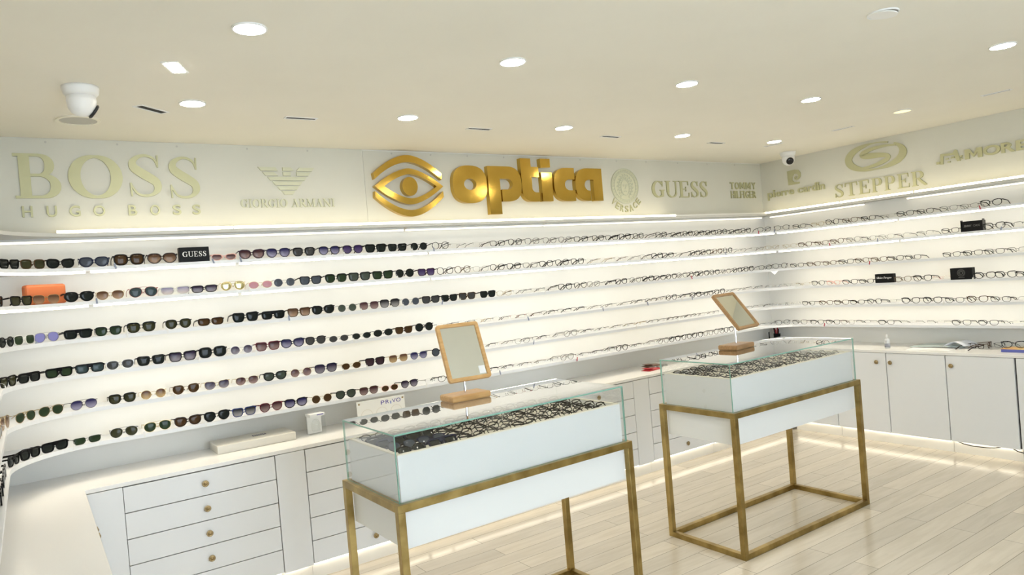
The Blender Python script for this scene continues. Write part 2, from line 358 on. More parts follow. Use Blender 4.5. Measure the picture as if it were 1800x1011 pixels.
# position along the shelf front (m), width, shape, frame, lens
SUNGLASSES = [
 "2.243 0.118 trapezoid black dark;2.372 0.124 square brown olive;2.500 0.124 cat black dark;2.646 0.132 hexagon navy steel;2.806 0.152 oversized black brown;2.965 0.154 hexagon darkbrown brownfade;3.282 0.140 slimcat pink mauvefade;3.436 0.148 cat plum mauvefade;3.588 0.144 panto navy bluefade;3.741 0.142 brow black grey;3.900 0.140 panto black bluefade;4.052 0.140 panto black purple;4.207 0.150 trapezoid black dark;4.359 0.138 trapezoid black dark;4.516 0.128 round black dark",
 "2.121 0.134 trapezoid black dark;2.294 0.120 trapezoid black olive;2.421 0.110 hexagon gold brownfade;2.568 0.128 hexagon black dark;2.705 0.134 rimless gold brownfade;2.860 0.144 aviator red teal;3.016 0.156 slim clear mauvepale;3.164 0.140 slim black purplefade;3.317 0.138 aviator gold mirror;3.470 0.140 oval gold pink;3.609 0.130 round silver steel;3.767 0.142 trapezoid black steel;3.927 0.146 brow black green;4.081 0.150 trapezoid black greygreen;4.240 0.148 trapezoid black green;4.396 0.140 round black dark;4.554 0.136 trapezoid plum purple",
 "2.171 0.118 round black dark;2.291 0.118 square clear green;2.406 0.104 aviator silver lavender;2.549 0.122 flattop black dark;2.682 0.128 brow black green;2.835 0.146 brow black olive;3.016 0.136 panto black olive;3.182 0.144 slim darkbrown brown;3.370 0.152 trapezoid black dark;3.527 0.142 flattop black dark;3.680 0.144 trapezoid tortoise brownfade;3.829 0.146 cat black dark;3.983 0.126 round silver greygreen;4.129 0.134 oversized gunmetal mauvefade;4.272 0.144 brow black greyfade;4.421 0.130 round silver steel;4.571 0.138 trapezoid black grey;4.713 0.130 trapezoid black dark;4.855 0.138 trapezoid tortoise grey;5.025 0.134 trapezoid black dark",
 "2.155 0.138 trapezoid black olive;2.300 0.128 flattop black dark;2.449 0.122 flattop black green;2.586 0.132 flattop black teal;2.722 0.132 rimless silver grey;2.867 0.142 trapezoid black dark;3.023 0.146 trapezoid black purplefade;3.178 0.152 oversized black dark;3.333 0.126 round silver purplefade;3.480 0.144 trapezoid maroon mauvefade;3.626 0.144 cat navy bluefade;3.766 0.132 panto black grey;3.912 0.132 oval silver grey;4.061 0.130 oval gunmetal dark;4.209 0.142 oval black dark;4.355 0.126 trapezoid tortoise brown;4.504 0.140 round black dark",
 "2.079 0.166 aviator gold brownfade;2.256 0.116 aviator gold green;2.395 0.118 aviator gold green;2.546 0.120 aviator gunmetal bluefade;2.717 0.134 brow black olive;2.864 0.128 round gold sunset;3.025 0.142 panto bronze brown;3.185 0.138 cat gold purplefade;3.348 0.132 rimless gold mauvefade;3.507 0.138 cat black greygreen;3.661 0.130 round gold mauvefade;3.814 0.148 brow navy purplefade;3.977 0.134 oval gold brown;4.136 0.140 trapezoid black plum;4.299 0.138 square gold sunset;4.447 0.126 panto steel bluefade;4.610 0.140 round black steel",
 "2.139 0.106 trapezoid black dark;2.264 0.132 flattop black dark;2.398 0.132 flattop black dark;2.546 0.132 slim gunmetal green;2.711 0.134 aviator gunmetal olive;2.870 0.140 aviator gold green;3.020 0.144 cat darkbrown brown;3.170 0.144 panto black dark;3.317 0.138 trapezoid blue greyfade;3.469 0.138 panto maroon mauvefade;3.615 0.142 cat black bluefade;3.773 0.130 round gold brown;3.926 0.136 panto black greygreen;4.078 0.132 brow tortoise mauvefade;4.222 0.120 oval pink brown;4.362 0.128 panto black purplefade",
]
EYEGLASSES = [
 "4.678 round black;4.818 rimless grey;5.002 rimless grey;5.142 rect black;5.296 round thinblack;5.450 square grey;5.614 panto grey;5.764 panto grey;5.922 rect black;6.098 panto black;6.244 rect black;6.388 square black;6.542 round black;6.708 rimless grey;6.810 panto black;6.992 rect black;7.142 panto black;7.290 panto black;7.444 square black;7.600 round black;7.776 rect black;7.942 panto black;8.140 panto black;8.294 panto black;8.448 rect black;8.630 thin gold;8.772 round black;8.936 rect brown;9.100 rect black;9.264 rimless grey;9.408 rect black;9.564 rect thinblack;9.738 thin thinblack;9.886 thin thinblack;10.034 cat black",
 "4.698 round black;4.836 round tortoise;4.986 thin grey;5.124 panto black;5.268 square black;5.416 rect grey;5.564 square black;5.716 panto black;5.868 square black;6.014 rimless grey;6.164 rimless gold;6.318 rimless brown;6.464 rimless grey;6.608 thin grey;6.742 square black;6.872 rect black;7.042 rimless grey;7.218 panto black;7.360 square black;7.516 panto brown;7.658 round black;7.854 rimless grey;8.060 rimless brown;8.198 thin gold;8.350 thin gold;8.488 rect brown;8.654 rect brown;8.802 panto brown;8.954 panto grey;9.090 thin black;9.242 thin grey;9.372 half grey;9.550 half black;9.738 rect black;10.044 cat black;10.162 half black",
 "5.164 thin gold;5.304 rimless grey;5.466 rimless black;5.582 rimless grey;5.726 square black;5.878 panto black;6.012 panto grey;6.192 half black;6.310 square black;6.468 panto grey;6.614 square black;6.754 rect black;6.894 panto black;7.028 round grey;7.182 round black;7.308 square black;7.454 panto black;7.612 panto grey;7.774 panto black;7.940 square black;8.122 panto black;8.254 round black;8.400 rect black;8.560 rect brown;8.716 rect brown;8.872 rect black;9.016 panto brown;9.164 rect brown;9.302 rect black;9.444 rect black;9.736 rect black;9.886 rect black;10.032 rect thickblack;10.180 half black",
 "4.662 rimless grey;4.832 rimless black;4.964 rimless gold;5.116 rimless black;5.266 rimless red;5.404 rimless brown;5.542 half black;5.700 half black;5.830 half black;5.980 rimless grey;6.130 rimless black;6.296 rimless grey;6.462 half black;6.626 half thickblack;6.754 rimless brown;6.872 round black;7.042 half black;7.182 square black;7.348 rect black;7.502 panto black;7.686 rimless grey;7.866 rimless grey;8.020 rimless black;8.196 rimless grey;8.334 rimless grey;8.438 rimless gold;8.590 panto black;8.738 rect pink;8.894 rect thickblack;9.042 rect black;9.350 panto bronze;9.506 cat black;9.650 rimless pink;9.956 cat black;10.096 cat black;10.222 rect black",
 "4.992 rimless black;5.138 rimless grey;5.288 thin black;5.444 half black;5.604 rimless grey;5.742 panto grey;5.886 half black;6.032 rimless black;6.196 rimless grey;6.346 rimless grey;6.480 rimless gold;6.620 rimless black;6.762 rimless grey;6.872 half black;6.978 rimless brown;7.102 half black;7.212 rimless grey;7.402 rimless black;7.878 rimless grey;8.082 rimless black;8.228 rimless grey;8.334 rimless grey;8.478 rect black;8.652 rect brown;8.800 rect tortoise;8.946 rect black;9.098 panto black;9.218 rimless black;9.400 cat black;9.568 cat black;9.732 rect black;9.894 cat tortoise;10.050 rect black;10.156 half grey",
 "4.540 rimless black;4.640 rect thinblack;4.994 half black;5.120 half thickblack;5.256 rimless black;5.410 rimless brown;5.542 rimless black;5.690 panto grey;5.838 rimless black;5.978 rimless black;6.116 half black;6.256 round thickblack;6.408 half black;6.566 rimless grey;6.734 panto grey;6.874 square black;7.022 panto thickblack;7.162 panto thickblack;7.304 round grey;7.452 round grey;7.586 panto black;8.134 rimless grey;8.240 panto black;8.386 rect thinblack;8.548 rect black;8.704 rect black;8.844 thin brown;8.988 half black;9.186 rect black;9.368 rimless grey;9.582 rimless grey;9.770 rect black;9.956 rect thinblack;10.106 rimless black",
]
# ------------------------------------------------------------------ counters
wt = bmesh.new()
XR_END = -2.72
prism_z(wt, [(XLC, -3.0), (XLC, -YC), (-XC, -YC), (-XC, XR_END), (-.002, XR_END), (-.002, -.002), (XW+.002, -.002), (XW+.002, -3.0)], ZC-.021, ZC)
tag(obj('worktop', wt, 'worktop', bevel=.002), 'long white worktop running over the low cabinets along three walls', 'worktop')
TK = .043; ZT = .0934; ZD = .742
def knob_bm():
    return lathe(bmesh.new(), [(.004, 0), (.005, .010), (.0135, .012), (.0165, .016), (.0165, .019), (.0125, .021), (.0115, .0195), (.0085, .0195), (.007, .023), (.001, .0245)], 20, axis='y')
KNOB = mesh_of(knob_bm(), 'knob_brass', True)
def cabinet(name, label, x0, x1, fronts, loc, rz, group, depth=.43):
    # local: x along the run, front face at y=0, wall towards +y ; fronts: list of (part, x0, x1, z0, z1, knob x or None, knob z)
    t = thing(name, label, 'cabinet', loc, rz, group)
    obj('carcass', bx(x0+.001, x1-.001, .0205, depth, ZT, ZD), 'carcass', t)
    for part, a, c, z0, z1, kx, kz in fronts:
        f = obj(part, bx(a, c, 0, .018, z0, z1), 'cabinet_white', t, bevel=.0012)
        if kx is not None: obj('knob', KNOB, None, f, loc=(kx, 0, kz))
    obj('plinth', bx(x0+.0005, x1-.0005, TK, TK+.016, 0, ZT), 'toe', t)
    obj('plinth_light', bx(x0+.01, x1-.01, TK-.016, TK-.004, ZT-.006, ZT-.001), 'toe_light', t)
    return t
G = .0022
side = ['leftmost', 'second from the left', 'third from the left', 'fourth from the left', 'fifth from the left', 'rightmost, in the far corner']
place = ['at the left end of the back wall', 'behind the left brass-legged glass case', 'behind the middle of the left glass case', 'seen just right of the left glass case', 'behind the left end of the right glass case', 'hidden in the far right corner']
cabinet('filler_cabinet', 'plain white filler panel at the left end of the drawer run', -.153, -.002, [('door', -.153, -.0002, ZT, ZD, None, 0)], (-5.82, -YC, 0), 0, 'cabinets on the back wall', .40)
for k in range(6):
    x0 = -5.82+.898*k; w = .733
    fr = []
    for q in range(5):
        zb = .0965+.1291*q
        fr.append(('drawer', G, w-G, zb+G, zb+.1291-G, w/2+.005, zb+.064))
    cabinet('drawer_cabinet', 'white five-drawer cabinet with round brass knobs, '+place[k], 0, w, fr, (x0, -YC, 0), 0, 'drawer cabinets on the back wall')
    w2 = .165 if k < 5 else .128
    cabinet('narrow_cabinet', 'narrow plain white cabinet front between drawers, '+side[k], 0, w2, [('door', G, w2-G, ZT, ZD, None, 0)], (x0+w, -YC, 0), 0, 'narrow cabinets on the back wall')
RZ = -PI/2     # right run: local x runs towards the camera
def rcab(a, c, label, doors):
    return cabinet('door_cabinet', label, 0, c-a, [('door', d0-a+G, d1-a-G, ZT, ZD, (kx-a) if kx else None, .669) for d0, d1, kx in doors], (-XC, -a, 0), RZ, 'door cabinets on the right wall', .44)
rcab(.475, .914, 'white door cabinet in the right corner, behind the right glass case', [(.475, .914, None)])
rcab(.916, 1.812, 'white double-door cabinet with two brass knobs side by side, right wall', [(.916, 1.363, 1.292), (1.365, 1.812, 1.403)])
rcab(1.814, 2.268, 'white single-door cabinet under the papers, knob at its upper left', [(1.814, 2.268, 1.857)])
rcab(2.276, 2.72, 'white cabinet cut by the right edge of the photo', [(2.276, 2.72, None)])
def lcab(a, c, label, doors):
    return cabinet('door_cabinet', label, 0, c-a, [('door', d0-a+G, d1-a-G, ZT, ZD, (kx-a) if kx else None, .66) for d0, d1, kx in doors], (XLC, -c, 0), PI/2, 'door cabinets on the left wall', .44)
def lc(a, c, kn, label):   # knobs given as distance from the back wall
    dd = [(c-d1, c-d0, c-kx) for d0, d1, kx in kn]
    t = cabinet('door_cabinet', label, 0, c-a, [('door', d0+G, d1-G, ZT, ZD, kx, .66) for d0, d1, kx in dd], (XLC, -c, 0), PI/2, 'door cabinets on the left wall', .44)
lc(.475, 1.32, [(.475, .865, .812), (.865, 1.32, .919)], 'white door cabinet on the left, seen edge-on with two brass knobs')
lc(1.322, 2.2, [(1.322, 1.76, 1.70), (1.76, 2.2, 1.82)], 'white door cabinet on the left nearest the camera')

# ------------------------------------------------------------------ glass display cases
NCOL, NROW = 8, 5
L, WD, HG, HF, HB, HL = 1.2253, .5419, 1.0482, .7858, .9661, .6057
T = .030; IN = .0174; GT = .006
def glass_case(loc, rz, label):
    t = thing('display_case', label, 'display case', loc, rz, 'glass display cases')
    for sx in (0, 1):
        for sy in (0, 1):
            x0 = sx*(L-T); y0 = sy*(WD-T); obj('leg', bx(x0, x0+T, y0, y0+T, T, HF-T), 'brass', t, bevel=.0015)
    for z0, z1 in ((HF-T, HF), (0, T)):
        nm = 'top_rail' if z0 else 'base_rail'
        for y0 in (0, WD-T): obj(nm, bx(0, L, y0, y0+T, z0, z1), 'brass', t, bevel=.0015)
        for x0 in (0, L-T): obj(nm, bx(x0, x0+T, T, WD-T, z0, z1), 'brass', t, bevel=.0015)
    def pane(x0, x1, y0, y1, z0, z1, thin):
        bm = box(bmesh.new(), x0, x1, y0, y1, z0, z1)
        bm.faces.ensure_lookup_table(); bm.normal_update()
        for f in bm.faces:
            if abs(f.normal[thin]) < .5: f.material_index = 1
        obj('glass_pane', bm, ['pane', 'pane_edge'], t)
    pane(IN, L-IN, IN, WD-IN, HG-GT, HG, 2)
    pane(IN, L-IN, IN, IN+GT, HF+.0005, HG-GT-.0005, 1); pane(IN, L-IN, WD-IN-GT, WD-IN, HF+.0005, HG-GT-.0005, 1)
    pane(IN, IN+GT, IN+GT+.0005, WD-IN-GT-.0005, HF+.0005, HG-GT-.0005, 0); pane(L-IN-GT, L-IN, IN+GT+.0005, WD-IN-GT-.0005, HF+.0005, HG-GT-.0005, 0)
    # the white body hangs through the brass frame; its top is a shallow tray
    a = T+.002; bm = bmesh.new(); o = .018; zt = HB-.036
    x0, x1, y0, y1 = a, L-a, a, WD-a
    for (p0, p1, q0, q1) in ((x0, x1, y0, y0+o), (x0, x1, y1-o, y1), (x0, x0+o, y0+o, y1-o), (x1-o, x1, y0+o, y1-o)): box(bm, p0, p1, q0, q1, HL, HB-.004)
    box(bm, x0+o, x1-o, y0+o, y1-o, HL, HL+.02)
    obj('body', bm, 'case_white', t)
    bm = bmesh.new(); box(bm, x0+o, x1-o, y0+o, y1-o, zt-.01, zt)
    for (p0, p1, q0, q1) in ((x0, x1, y0, y0+o), (x0, x1, y1-o, y1), (x0, x0+o, y0+o, y1-o), (x1-o, x1, y0+o, y1-o)): box(bm, p0, p1, q0, q1, HB-.004, HB)
    obj('tray', bm, 'tray_cream', t)
    return t, zt
C1 = (-5.0556, -1.9524, 0); A1 = .0167; C2 = (-3.109, -1.9536, 0); A2 = -.0013
case1, ZTRAY = glass_case(C1, A1, 'left brass-framed glass display case, nearer the camera, mirror on top')
case2, _ = glass_case(C2, A2, 'right brass-framed glass display case, farther from the camera, whole base visible')

def table_mirror(x, y, yawb, yawm, tilt, w, h, zc, wood, label, sticker):
    t = thing('table_mirror', label, 'mirror', (x, y, HG+.0005), 0, 'table mirrors on the glass cases')
    o = obj('base', bx(-.105, .105, -.065, .065, 0, .030), wood, t, bevel=.008); o.rotation_euler.z = yawb
    z = zc-HG
    bk = Vector((-math.sin(yawm), math.cos(yawm), 0))
    obj('post', tube(bmesh.new(), [(0, 0, .025), (0, 0, z-.01), (bk.x*.0, bk.y*.0, z)], .006, 16), 'chrome', t)
    R = Matrix.Rotation(yawm, 4, 'Z') @ Matrix.Rotation(-tilt, 4, 'X')
    def rr(w_, h_, r, k=6):
        out = []
        for cx, cz, a0 in ((w_/2-r, h_/2-r, 0), (-w_/2+r, h_/2-r, PI/2), (-w_/2+r, -h_/2+r, PI), (w_/2-r, -h_/2+r, 1.5*PI)):
            out += [(cx+r*math.cos(a0+PI/2*i/k), cz+r*math.sin(a0+PI/2*i/k)) for i in range(k+1)]
        return out
    fo = obj('frame', ring(bmesh.new(), rr(w, h, .014), rr(w-.036, h-.036, .003), .020, .008), wood, t, bevel=.003)
    fo.matrix_local = Matrix.Translation((0, 0, z)) @ R @ Matrix.Translation((0, -.014, 0))
    mo = obj('mirror', prism(bmesh.new(), rr(w-.034, h-.034, .003), .003, 0), 'mirror_glass', fo, loc=(0, -.002, 0))
    obj('backing', prism(bmesh.new(), rr(w-.034, h-.034, .003), .006, .0065), wood, fo)
    if sticker: obj('sticker', bx(w/2-.055, w/2-.022, -.0062, -.0054, -h/2+.024, -h/2+.062), 'paper', fo)
    return t
table_mirror(-4.459, -1.490, -.01, -.063, .378, .222, .283, 1.267, 'oak', 'light oak framed tilting mirror on the left glass case, white sticker in its corner', True)
table_mirror(-2.531, -1.545, .12, .173, .653, .262, .268, 1.272, 'dark_oak', 'darker oak framed mirror leaning far back on the right glass case', False)

# ------------------------------------------------------------------ ceiling fittings
LX = [-5.432, -4.329, -3.225, -2.119, -1.026]; LY = [-.889, -1.914, -2.942]
DISC = mesh_of(lathe(bmesh.new(), [(.0525, 0), (.0525, .004), (.02, .004)], 32), 'lamp', False)
RIM = mesh_of(ring(bmesh.new(), ell(0, 0, .0585, .0585, 40), ell(0, 0, .0525, .0525, 40), .006), 'white_plastic')
def downlight(x, y, label, kind='lamp'):
    t = thing('downlight', label, 'ceiling light', (x, y, H), 0, 'round ceiling downlights')
    o = obj('trim_ring', RIM, None, t); o.rotation_euler.x = PI/2
    d = obj('diffuser', DISC, None, t, loc=(0, 0, -.0045))
    if kind != 'lamp': d.material_slots[0].link = 'OBJECT'; d.material_slots[0].material = MAT[kind]
    return t
col_w = ['leftmost column', 'second column from the left', 'middle column', 'fourth column from the left', 'rightmost column']
for j, y in enumerate(LY[:2]):
    for i, x in enumerate(LX):
        if j == 1 and i == 4: downlight(x, y, 'dim yellow round downlight above the right wall signs, the only unlit-looking one', 'lamp_warm'); continue
        downlight(x, y, 'bright round downlight, '+('row nearest the signs' if j == 0 else 'second row from the back wall')+', '+col_w[i])
downlight(LX[3], LY[2], 'bright round downlight near the upper right edge of the photo')
t = thing('downlight', 'unlit white round downlight hanging slightly open at the top right of the ceiling', 'ceiling light', (-3.232, LY[2], H), 0, 'round ceiling downlights')
o = obj('trim_ring', RIM, None, t); o.rotation_euler.x = PI/2
o = obj('diffuser', DISC, None, t, loc=(0, 0, -.010)); o.material_slots[0].link = 'OBJECT'; o.material_slots[0].material = MAT['lamp_off']; o.rotation_euler = (.10, .05, 0)
def slot(x, y, rz, label, w=.155, d=.030, lit=False):
    t = thing('slot_light', label, 'ceiling light', (x, y, H), rz, 'recessed slot lights')
    rect = lambda a, c: [(-a, -c), (a, -c), (a, c), (-a, c)]
    o = obj('trim_frame', ring(bmesh.new(), rect(w/2+.008, d/2+.008), rect(w/2, d/2), .003), 'white_plastic', t); o.rotation_euler.x = PI/2
    if lit:
        obj('lamp_panel', bx(-w/2+.008, w/2-.006, -d/2+.003, d/2-.003, -.005, -.001), 'lamp', t)
        obj('recess_shade', bx(-w/2, w/2, -d/2, d/2, -.0012, 0), 'carcass', t)  # flat dark plate, shade around the lamp panel put into its colour
    else:
        obj('recess_shade', bx(-w/2, w/2, -d/2, d/2, -.0015, 0), 'gap', t)  # flat dark plate without depth, the slot's shade put into its colour
        o = obj('louvre', bx(-w/2+.004, w/2-.004, d/2-.004, d/2, -.004, -.0015), 'white_plastic', t)
slot(-5.587, -1.402, 1.12, 'lit rectangular recessed lamp on the ceiling, turned at an angle', .125, .048, True)
slot(-5.583, -.730, .68, 'dark recessed slot light turned at an angle, beside the dome camera', .155, .04)
for i, (x, l) in enumerate(((-4.873, 'leftmost of the straight ones, above the eagle emblem'), (-3.765, 'above the gold lettering'), (-2.675, 'between gold lettering and round face emblem'), (-1.550, 'above the serif sign near the corner'))):
    slot(x, -.728, 0, 'thin dark slot light in the ceiling, '+l)
for y, l in ((-.78, 'nearest the corner camera'), (-1.395, 'above the oval letter emblem'), (-2.44, 'farthest right in the photo')): slot(-.885, y, PI/2, 'thin dark slot light along the right wall, '+l, .155, .024)
def dome(x, y, s, yaw, tilt, label):
    t = thing('dome_camera', label, 'security camera', (x, y, H), yaw, 'dome security cameras')
    obj('base', lathe(bmesh.new(), [(.070*s, 0), (.070*s, -.008*s), (.066*s, -.028*s), (.056*s, -.040*s)], 32), 'white_plastic', t, True)
    bm = lathe(bmesh.new(), [(.054*s, -.034*s), (.056*s, -.060*s), (.052*s, -.088*s), (.040*s, -.108*s), (.022*s, -.120*s), (.004*s, -.124*s)], 32)
    b = obj('ball', bm, 'white_plastic', t, True)
    d = Vector((0, -math.cos(tilt), -math.sin(tilt))); c = Vector((0, 0, -.072*s))
    lb = obj('lens', lathe(bmesh.new(), [(.030*s, 0), (.034*s, .006*s), (.030*s, .012*s), (.012*s, .013*s)], 24), 'dark_glass', b, True)
    lb.matrix_local = Matrix.Translation(c+d*.045*s) @ d.to_track_quat('Z', 'Y').to_matrix().to_4x4()
    return t
dome(-5.885, -1.020, .98, 1.75, .55, 'white dome security camera on the ceiling at upper left')
dome(-.335, -.545, .98, -.70, .35, 'small white dome security camera with black lens, above the corner')
t = thing('ceiling_speaker', 'round grey ceiling speaker grille below the left dome camera', 'speaker', (-5.863, -.442, H))
o = obj('rim', ring(bmesh.new(), ell(0, 0, .095, .095), ell(0, 0, .080, .080), .006), 'tray_cream', t); o.rotation_euler.x = PI/2
obj('grille', lathe(bmesh.new(), [(.080, 0), (.080, -.003), (.01, -.004)], 32), 'grille', t)
# ------------------------------------------------------------------ raised signs
def arc(cx, cz, rx, rz, a0, a1, thick, thin, k=14, wz=None):
    out = []
    for i in range(k+1):
        a = math.radians(a0+(a1-a0)*i/k); out.append((cx+rx*math.cos(a), cz+rz*math.sin(a), thin+(thick-thin)*abs(math.cos(a))**1.3))
    return out
def smooth_pts(p, k=5):
    out = []
    for i in range(len(p)-1):
        a, b_, c, d = p[max(i-1, 0)], p[i], p[i+1], p[min(i+2, len(p)-1)]
        for j in range(k):
            t = j/k
            out.append(tuple(.5*(2*b_[q]+(c[q]-a[q])*t+(2*a[q]-5*b_[q]+4*c[q]-d[q])*t*t+(3*b_[q]-a[q]-3*c[q]+d[q])*t**3) for q in range(3)))
    return out+[p[-1]]
def st(x, w=.2, z0=0, z1=1): return [(x, z0, w), (x, z1, w)]
def br_(x0, x1, z, w=.06): return [(x0, z, w), (x1, z, w)]
SERIF = {
 'O': [arc(.5, .5, .40, .46, 0, 360, .24, .055, 36)],
 'S': [smooth_pts([(.83, .72, .02), (.77, .88, .05), (.60, .965, .06), (.40, .955, .08), (.22, .84, .15), (.22, .70, .20), (.38, .58, .22), (.60, .46, .22), (.78, .34, .20), (.80, .18, .16), (.66, .06, .08), (.46, .03, .06), (.28, .08, .05), (.17, .22, .04), (.13, .33, .02)]),
       [(.84, .70, .035), (.85, .98, .035)], [(.13, .02, .035), (.125, .33, .035)]],
 'B': [st(.24, .22), br_(.03, .55, .975), br_(.03, .55, .025), br_(.2, .55, .52), arc(.52, .745, .22, .225, -90, 90, .19, .05), arc(.54, .27, .30, .245, -90, 90, .21, .05)],
 'G': [arc(.52, .5, .40, .46, 45, 300, .21, .055, 24), [(.52, .04, .05), (.72, .06, .05), (.82, .12, .05)], st(.80, .17, .06, .44), br_(.62, .97, .44, .05), [(.82, .66, .03), (.84, .97, .03)]],
 'U': [st(.2, .18, .3, 1), st(.82, .07, .3, 1), arc(.51, .30, .31, .27, 180, 360, .12, .06), br_(.02, .40, .975, .05), br_(.66, .99, .975, .05)],
 'E': [st(.24, .2), br_(.03, .84, .975), br_(.03, .88, .025), br_(.2, .62, .51), [(.86, .74, .03), (.84, .98, .045)], [(.91, .28, .03), (.88, .02, .045)], [(.63, .37, .035), (.63, .65, .035)]],
 'T': [st(.5, .19), br_(.04, .96, .97), br_(.28, .72, .025), [(.03, .72, .03), (.06, .98, .05)], [(.97, .72, .03), (.94, .98, .05)]],
 'P': [st(.24, .2), br_(.03, .55, .975), br_(.03, .46, .025), br_(.2, .55, .46), arc(.53, .715, .27, .255, -90, 90, .2, .05)],
 'R': [st(.22, .2), br_(.03, .5, .975), br_(.03, .42, .025), br_(.2, .5, .50), arc(.48, .74, .24, .235, -90, 90, .18, .05), [(.46, .50, .14), (.72, .20, .17), (.92, .03, .15)], br_(.80, 1.0, .025, .05)],
 'I': [st(.5, .3), br_(.1, .9, .975), br_(.1, .9, .025)],
 'A': [[(.50, 1, .06), (.16, .02, .06)], [(.47, .99, .19), (.83, .02, .19)], br_(.28, .72, .34, .05), br_(.02, .32, .025, .05), br_(.66, 1.0, .025, .05)],
 'M': [st(.13, .06), st(.84, .17), [(.15, .98, .16), (.5, .04, .13)], [(.5, .04, .05), (.82, .98, .05)], br_(.0, .26, .025, .05), br_(.68, 1, .025, .05), br_(.0, .2, .975, .05), br_(.8, 1, .975, .05)],
 'N': [st(.15, .06), st(.86, .06), [(.15, .98, .18), (.86, .04, .18)], br_(.0, .3, .025, .05), br_(.0, .2, .975, .05), br_(.70, 1, .975, .05)]}
def strip(bm, pts, d, closed):
    k = len(pts); o = []; i_ = []
    for i, (x, z, w) in enumerate(pts):
        a = pts[(i-1) % k if closed else max(i-1, 0)]; c = pts[(i+1) % k if closed else min(i+1, k-1)]
        tx, tz = c[0]-a[0], c[1]-a[1]; l = math.hypot(tx, tz) or 1
        nx, nz = -tz/l*w/2, tx/l*w/2
        o.append((x+nx, z+nz)); i_.append((x-nx, z-nz))
    ring(bm, o, i_, d, 0, closed)
def serif(ch, x0, x1, z0, z1, d):
    bm = bmesh.new(); w, h = x1-x0, z1-z0
    for q_, s in enumerate(SERIF[ch]):
        dd = d+.00025*q_
        cl = len(s) > 30 and math.hypot(s[0][0]-s[-1][0], s[0][1]-s[-1][1]) < 1e-4
        p = s[:-1] if cl else s
        if ch == 'O':   # thick sides, thin top and bottom, any proportion
            p = [(x0+w*x, z0+h*z, q*min(w, h*1.0)) for x, z, q in p]
        else: p = [(x0+w*x, z0+h*z, q*(w if abs(p[0][0]-p[-1][0]) < 1e-6 and len(p) == 2 else (.5*w+.5*h if len(p) > 2 else h))) for x, z, q in p]
        strip(bm, p, dd, cl)
    return bm
def sans(ch, x0, x1, z0, z1, d, bold=0.0):
    if ch == 'M':
        bm = bmesh.new(); w, h = x1-x0, z1-z0; a = w*(.17+bold*3)
        prism(bm, [(x0, z0), (x0+a, z0), (x0+a, z0+h*.62), (x0+w/2, z0+h*.12), (x1-a, z0+h*.62), (x1-a, z0), (x1, z0), (x1, z1), (x1-a*1.1, z1), (x0+w/2, z0+h*.45), (x0+a*1.1, z1), (x0, z1)], d); return bm
    cu = bpy.data.curves.new('glyph', 'FONT'); cu.body = ch; cu.extrude = d/2; cu.offset = bold; cu.resolution_u = 6
    ob = bpy.data.objects.new('glyph', cu); COL.objects.link(ob)
    dg = bpy.context.evaluated_depsgraph_get(); me = bpy.data.meshes.new_from_object(ob.evaluated_get(dg))
    bpy.data.objects.remove(ob); bpy.data.curves.remove(cu)
    v = [p.co.copy() for p in me.vertices]; ax, bx_ = min(p.x for p in v), max(p.x for p in v); ay, by = min(p.y for p in v), max(p.y for p in v)
    for p, q in zip(me.vertices, v):
        p.co = (x0+(q.x-ax)/(bx_-ax)*(x1-x0), -d/2+q.z*(1 if abs(q.z) else 1)*-1, z0+(q.y-ay)/(by-ay)*(z1-z0))
    me.materials.clear()
    bm = bmesh.new(); bm.from_mesh(me); bpy.data.meshes.remove(me); return bm
def word(chars, x0, x1, ratios, gap):
    # split x0..x1 into letter cells with the given relative widths
    tot = sum(ratios)+gap*(len(chars)-1); u = (x1-x0)/tot; out = []; x = x0
    for c, r_ in zip(chars, ratios): out.append((c, x, x+u*r_)); x += u*(r_+gap)
    return out
def sign(label, x, z, wall='back'):
    if wall == 'back': return thing('wall_sign', label, 'sign', (x, -PT-.0002, z), 0, 'raised brand signs')
    return thing('wall_sign', label, 'sign', (-PT-.0002, -x, z), -PI/2, 'raised brand signs')
class Sg:
    def __init__(s, label, x, z, wall='back', m_='champagne', d=.010):
        s.t = sign(label, x, z, wall); s.x, s.z, s.m, s.d = x, z, m_, d
    def serif(s, ch, x0, x1, z0, z1): return obj('letter', serif(ch, x0-s.x, x1-s.x, z0-s.z, z1-s.z, s.d), s.m, s.t)
    def sans(s, ch, x0, x1, z0, z1, bold=0): return obj('letter', sans(ch, x0-s.x, x1-s.x, z0-s.z, z1-s.z, s.d, bold), s.m, s.t)
    def poly(s, pts, name='emblem', d=None): return obj(name, prism(bmesh.new(), [(x-s.x, z-s.z) for x, z in pts], d or s.d), s.m, s.t)
    def ring(s, a, b_, name='emblem', d=None, closed=True): return obj(name, ring(bmesh.new(), [(x-s.x, z-s.z) for x, z in a], [(x-s.x, z-s.z) for x, z in b_], d or s.d, 0, closed), s.m, s.t)
g = Sg('large pale gold serif sign at the far left, spaced small capitals beneath', -5.69, 2.21)
g.serif('B', -6.145, -5.925, 2.218, 2.447)
g.serif('O', -5.900, -5.652, 2.213, 2.450); g.serif('S', -5.635, -5.440, 2.222, 2.460); g.serif('S', -5.432, -5.240, 2.212, 2.452)
for ch, a, c in (('H', -6.117, -6.072), ('U', -6.012, -5.966), ('G', -5.911, -5.861), ('O', -5.801, -5.746), ('B', -5.634, -5.592), ('O', -5.526, -5.477), ('S', -5.411, -5.367), ('S', -5.307, -5.264)): g.sans(ch, a, c, 2.120, 2.177, .012)
g = Sg('pale striped eagle emblem over a thin serif name, left of the gold eye', -4.74, 2.154, m_='champagne_pale')
cx = -4.744
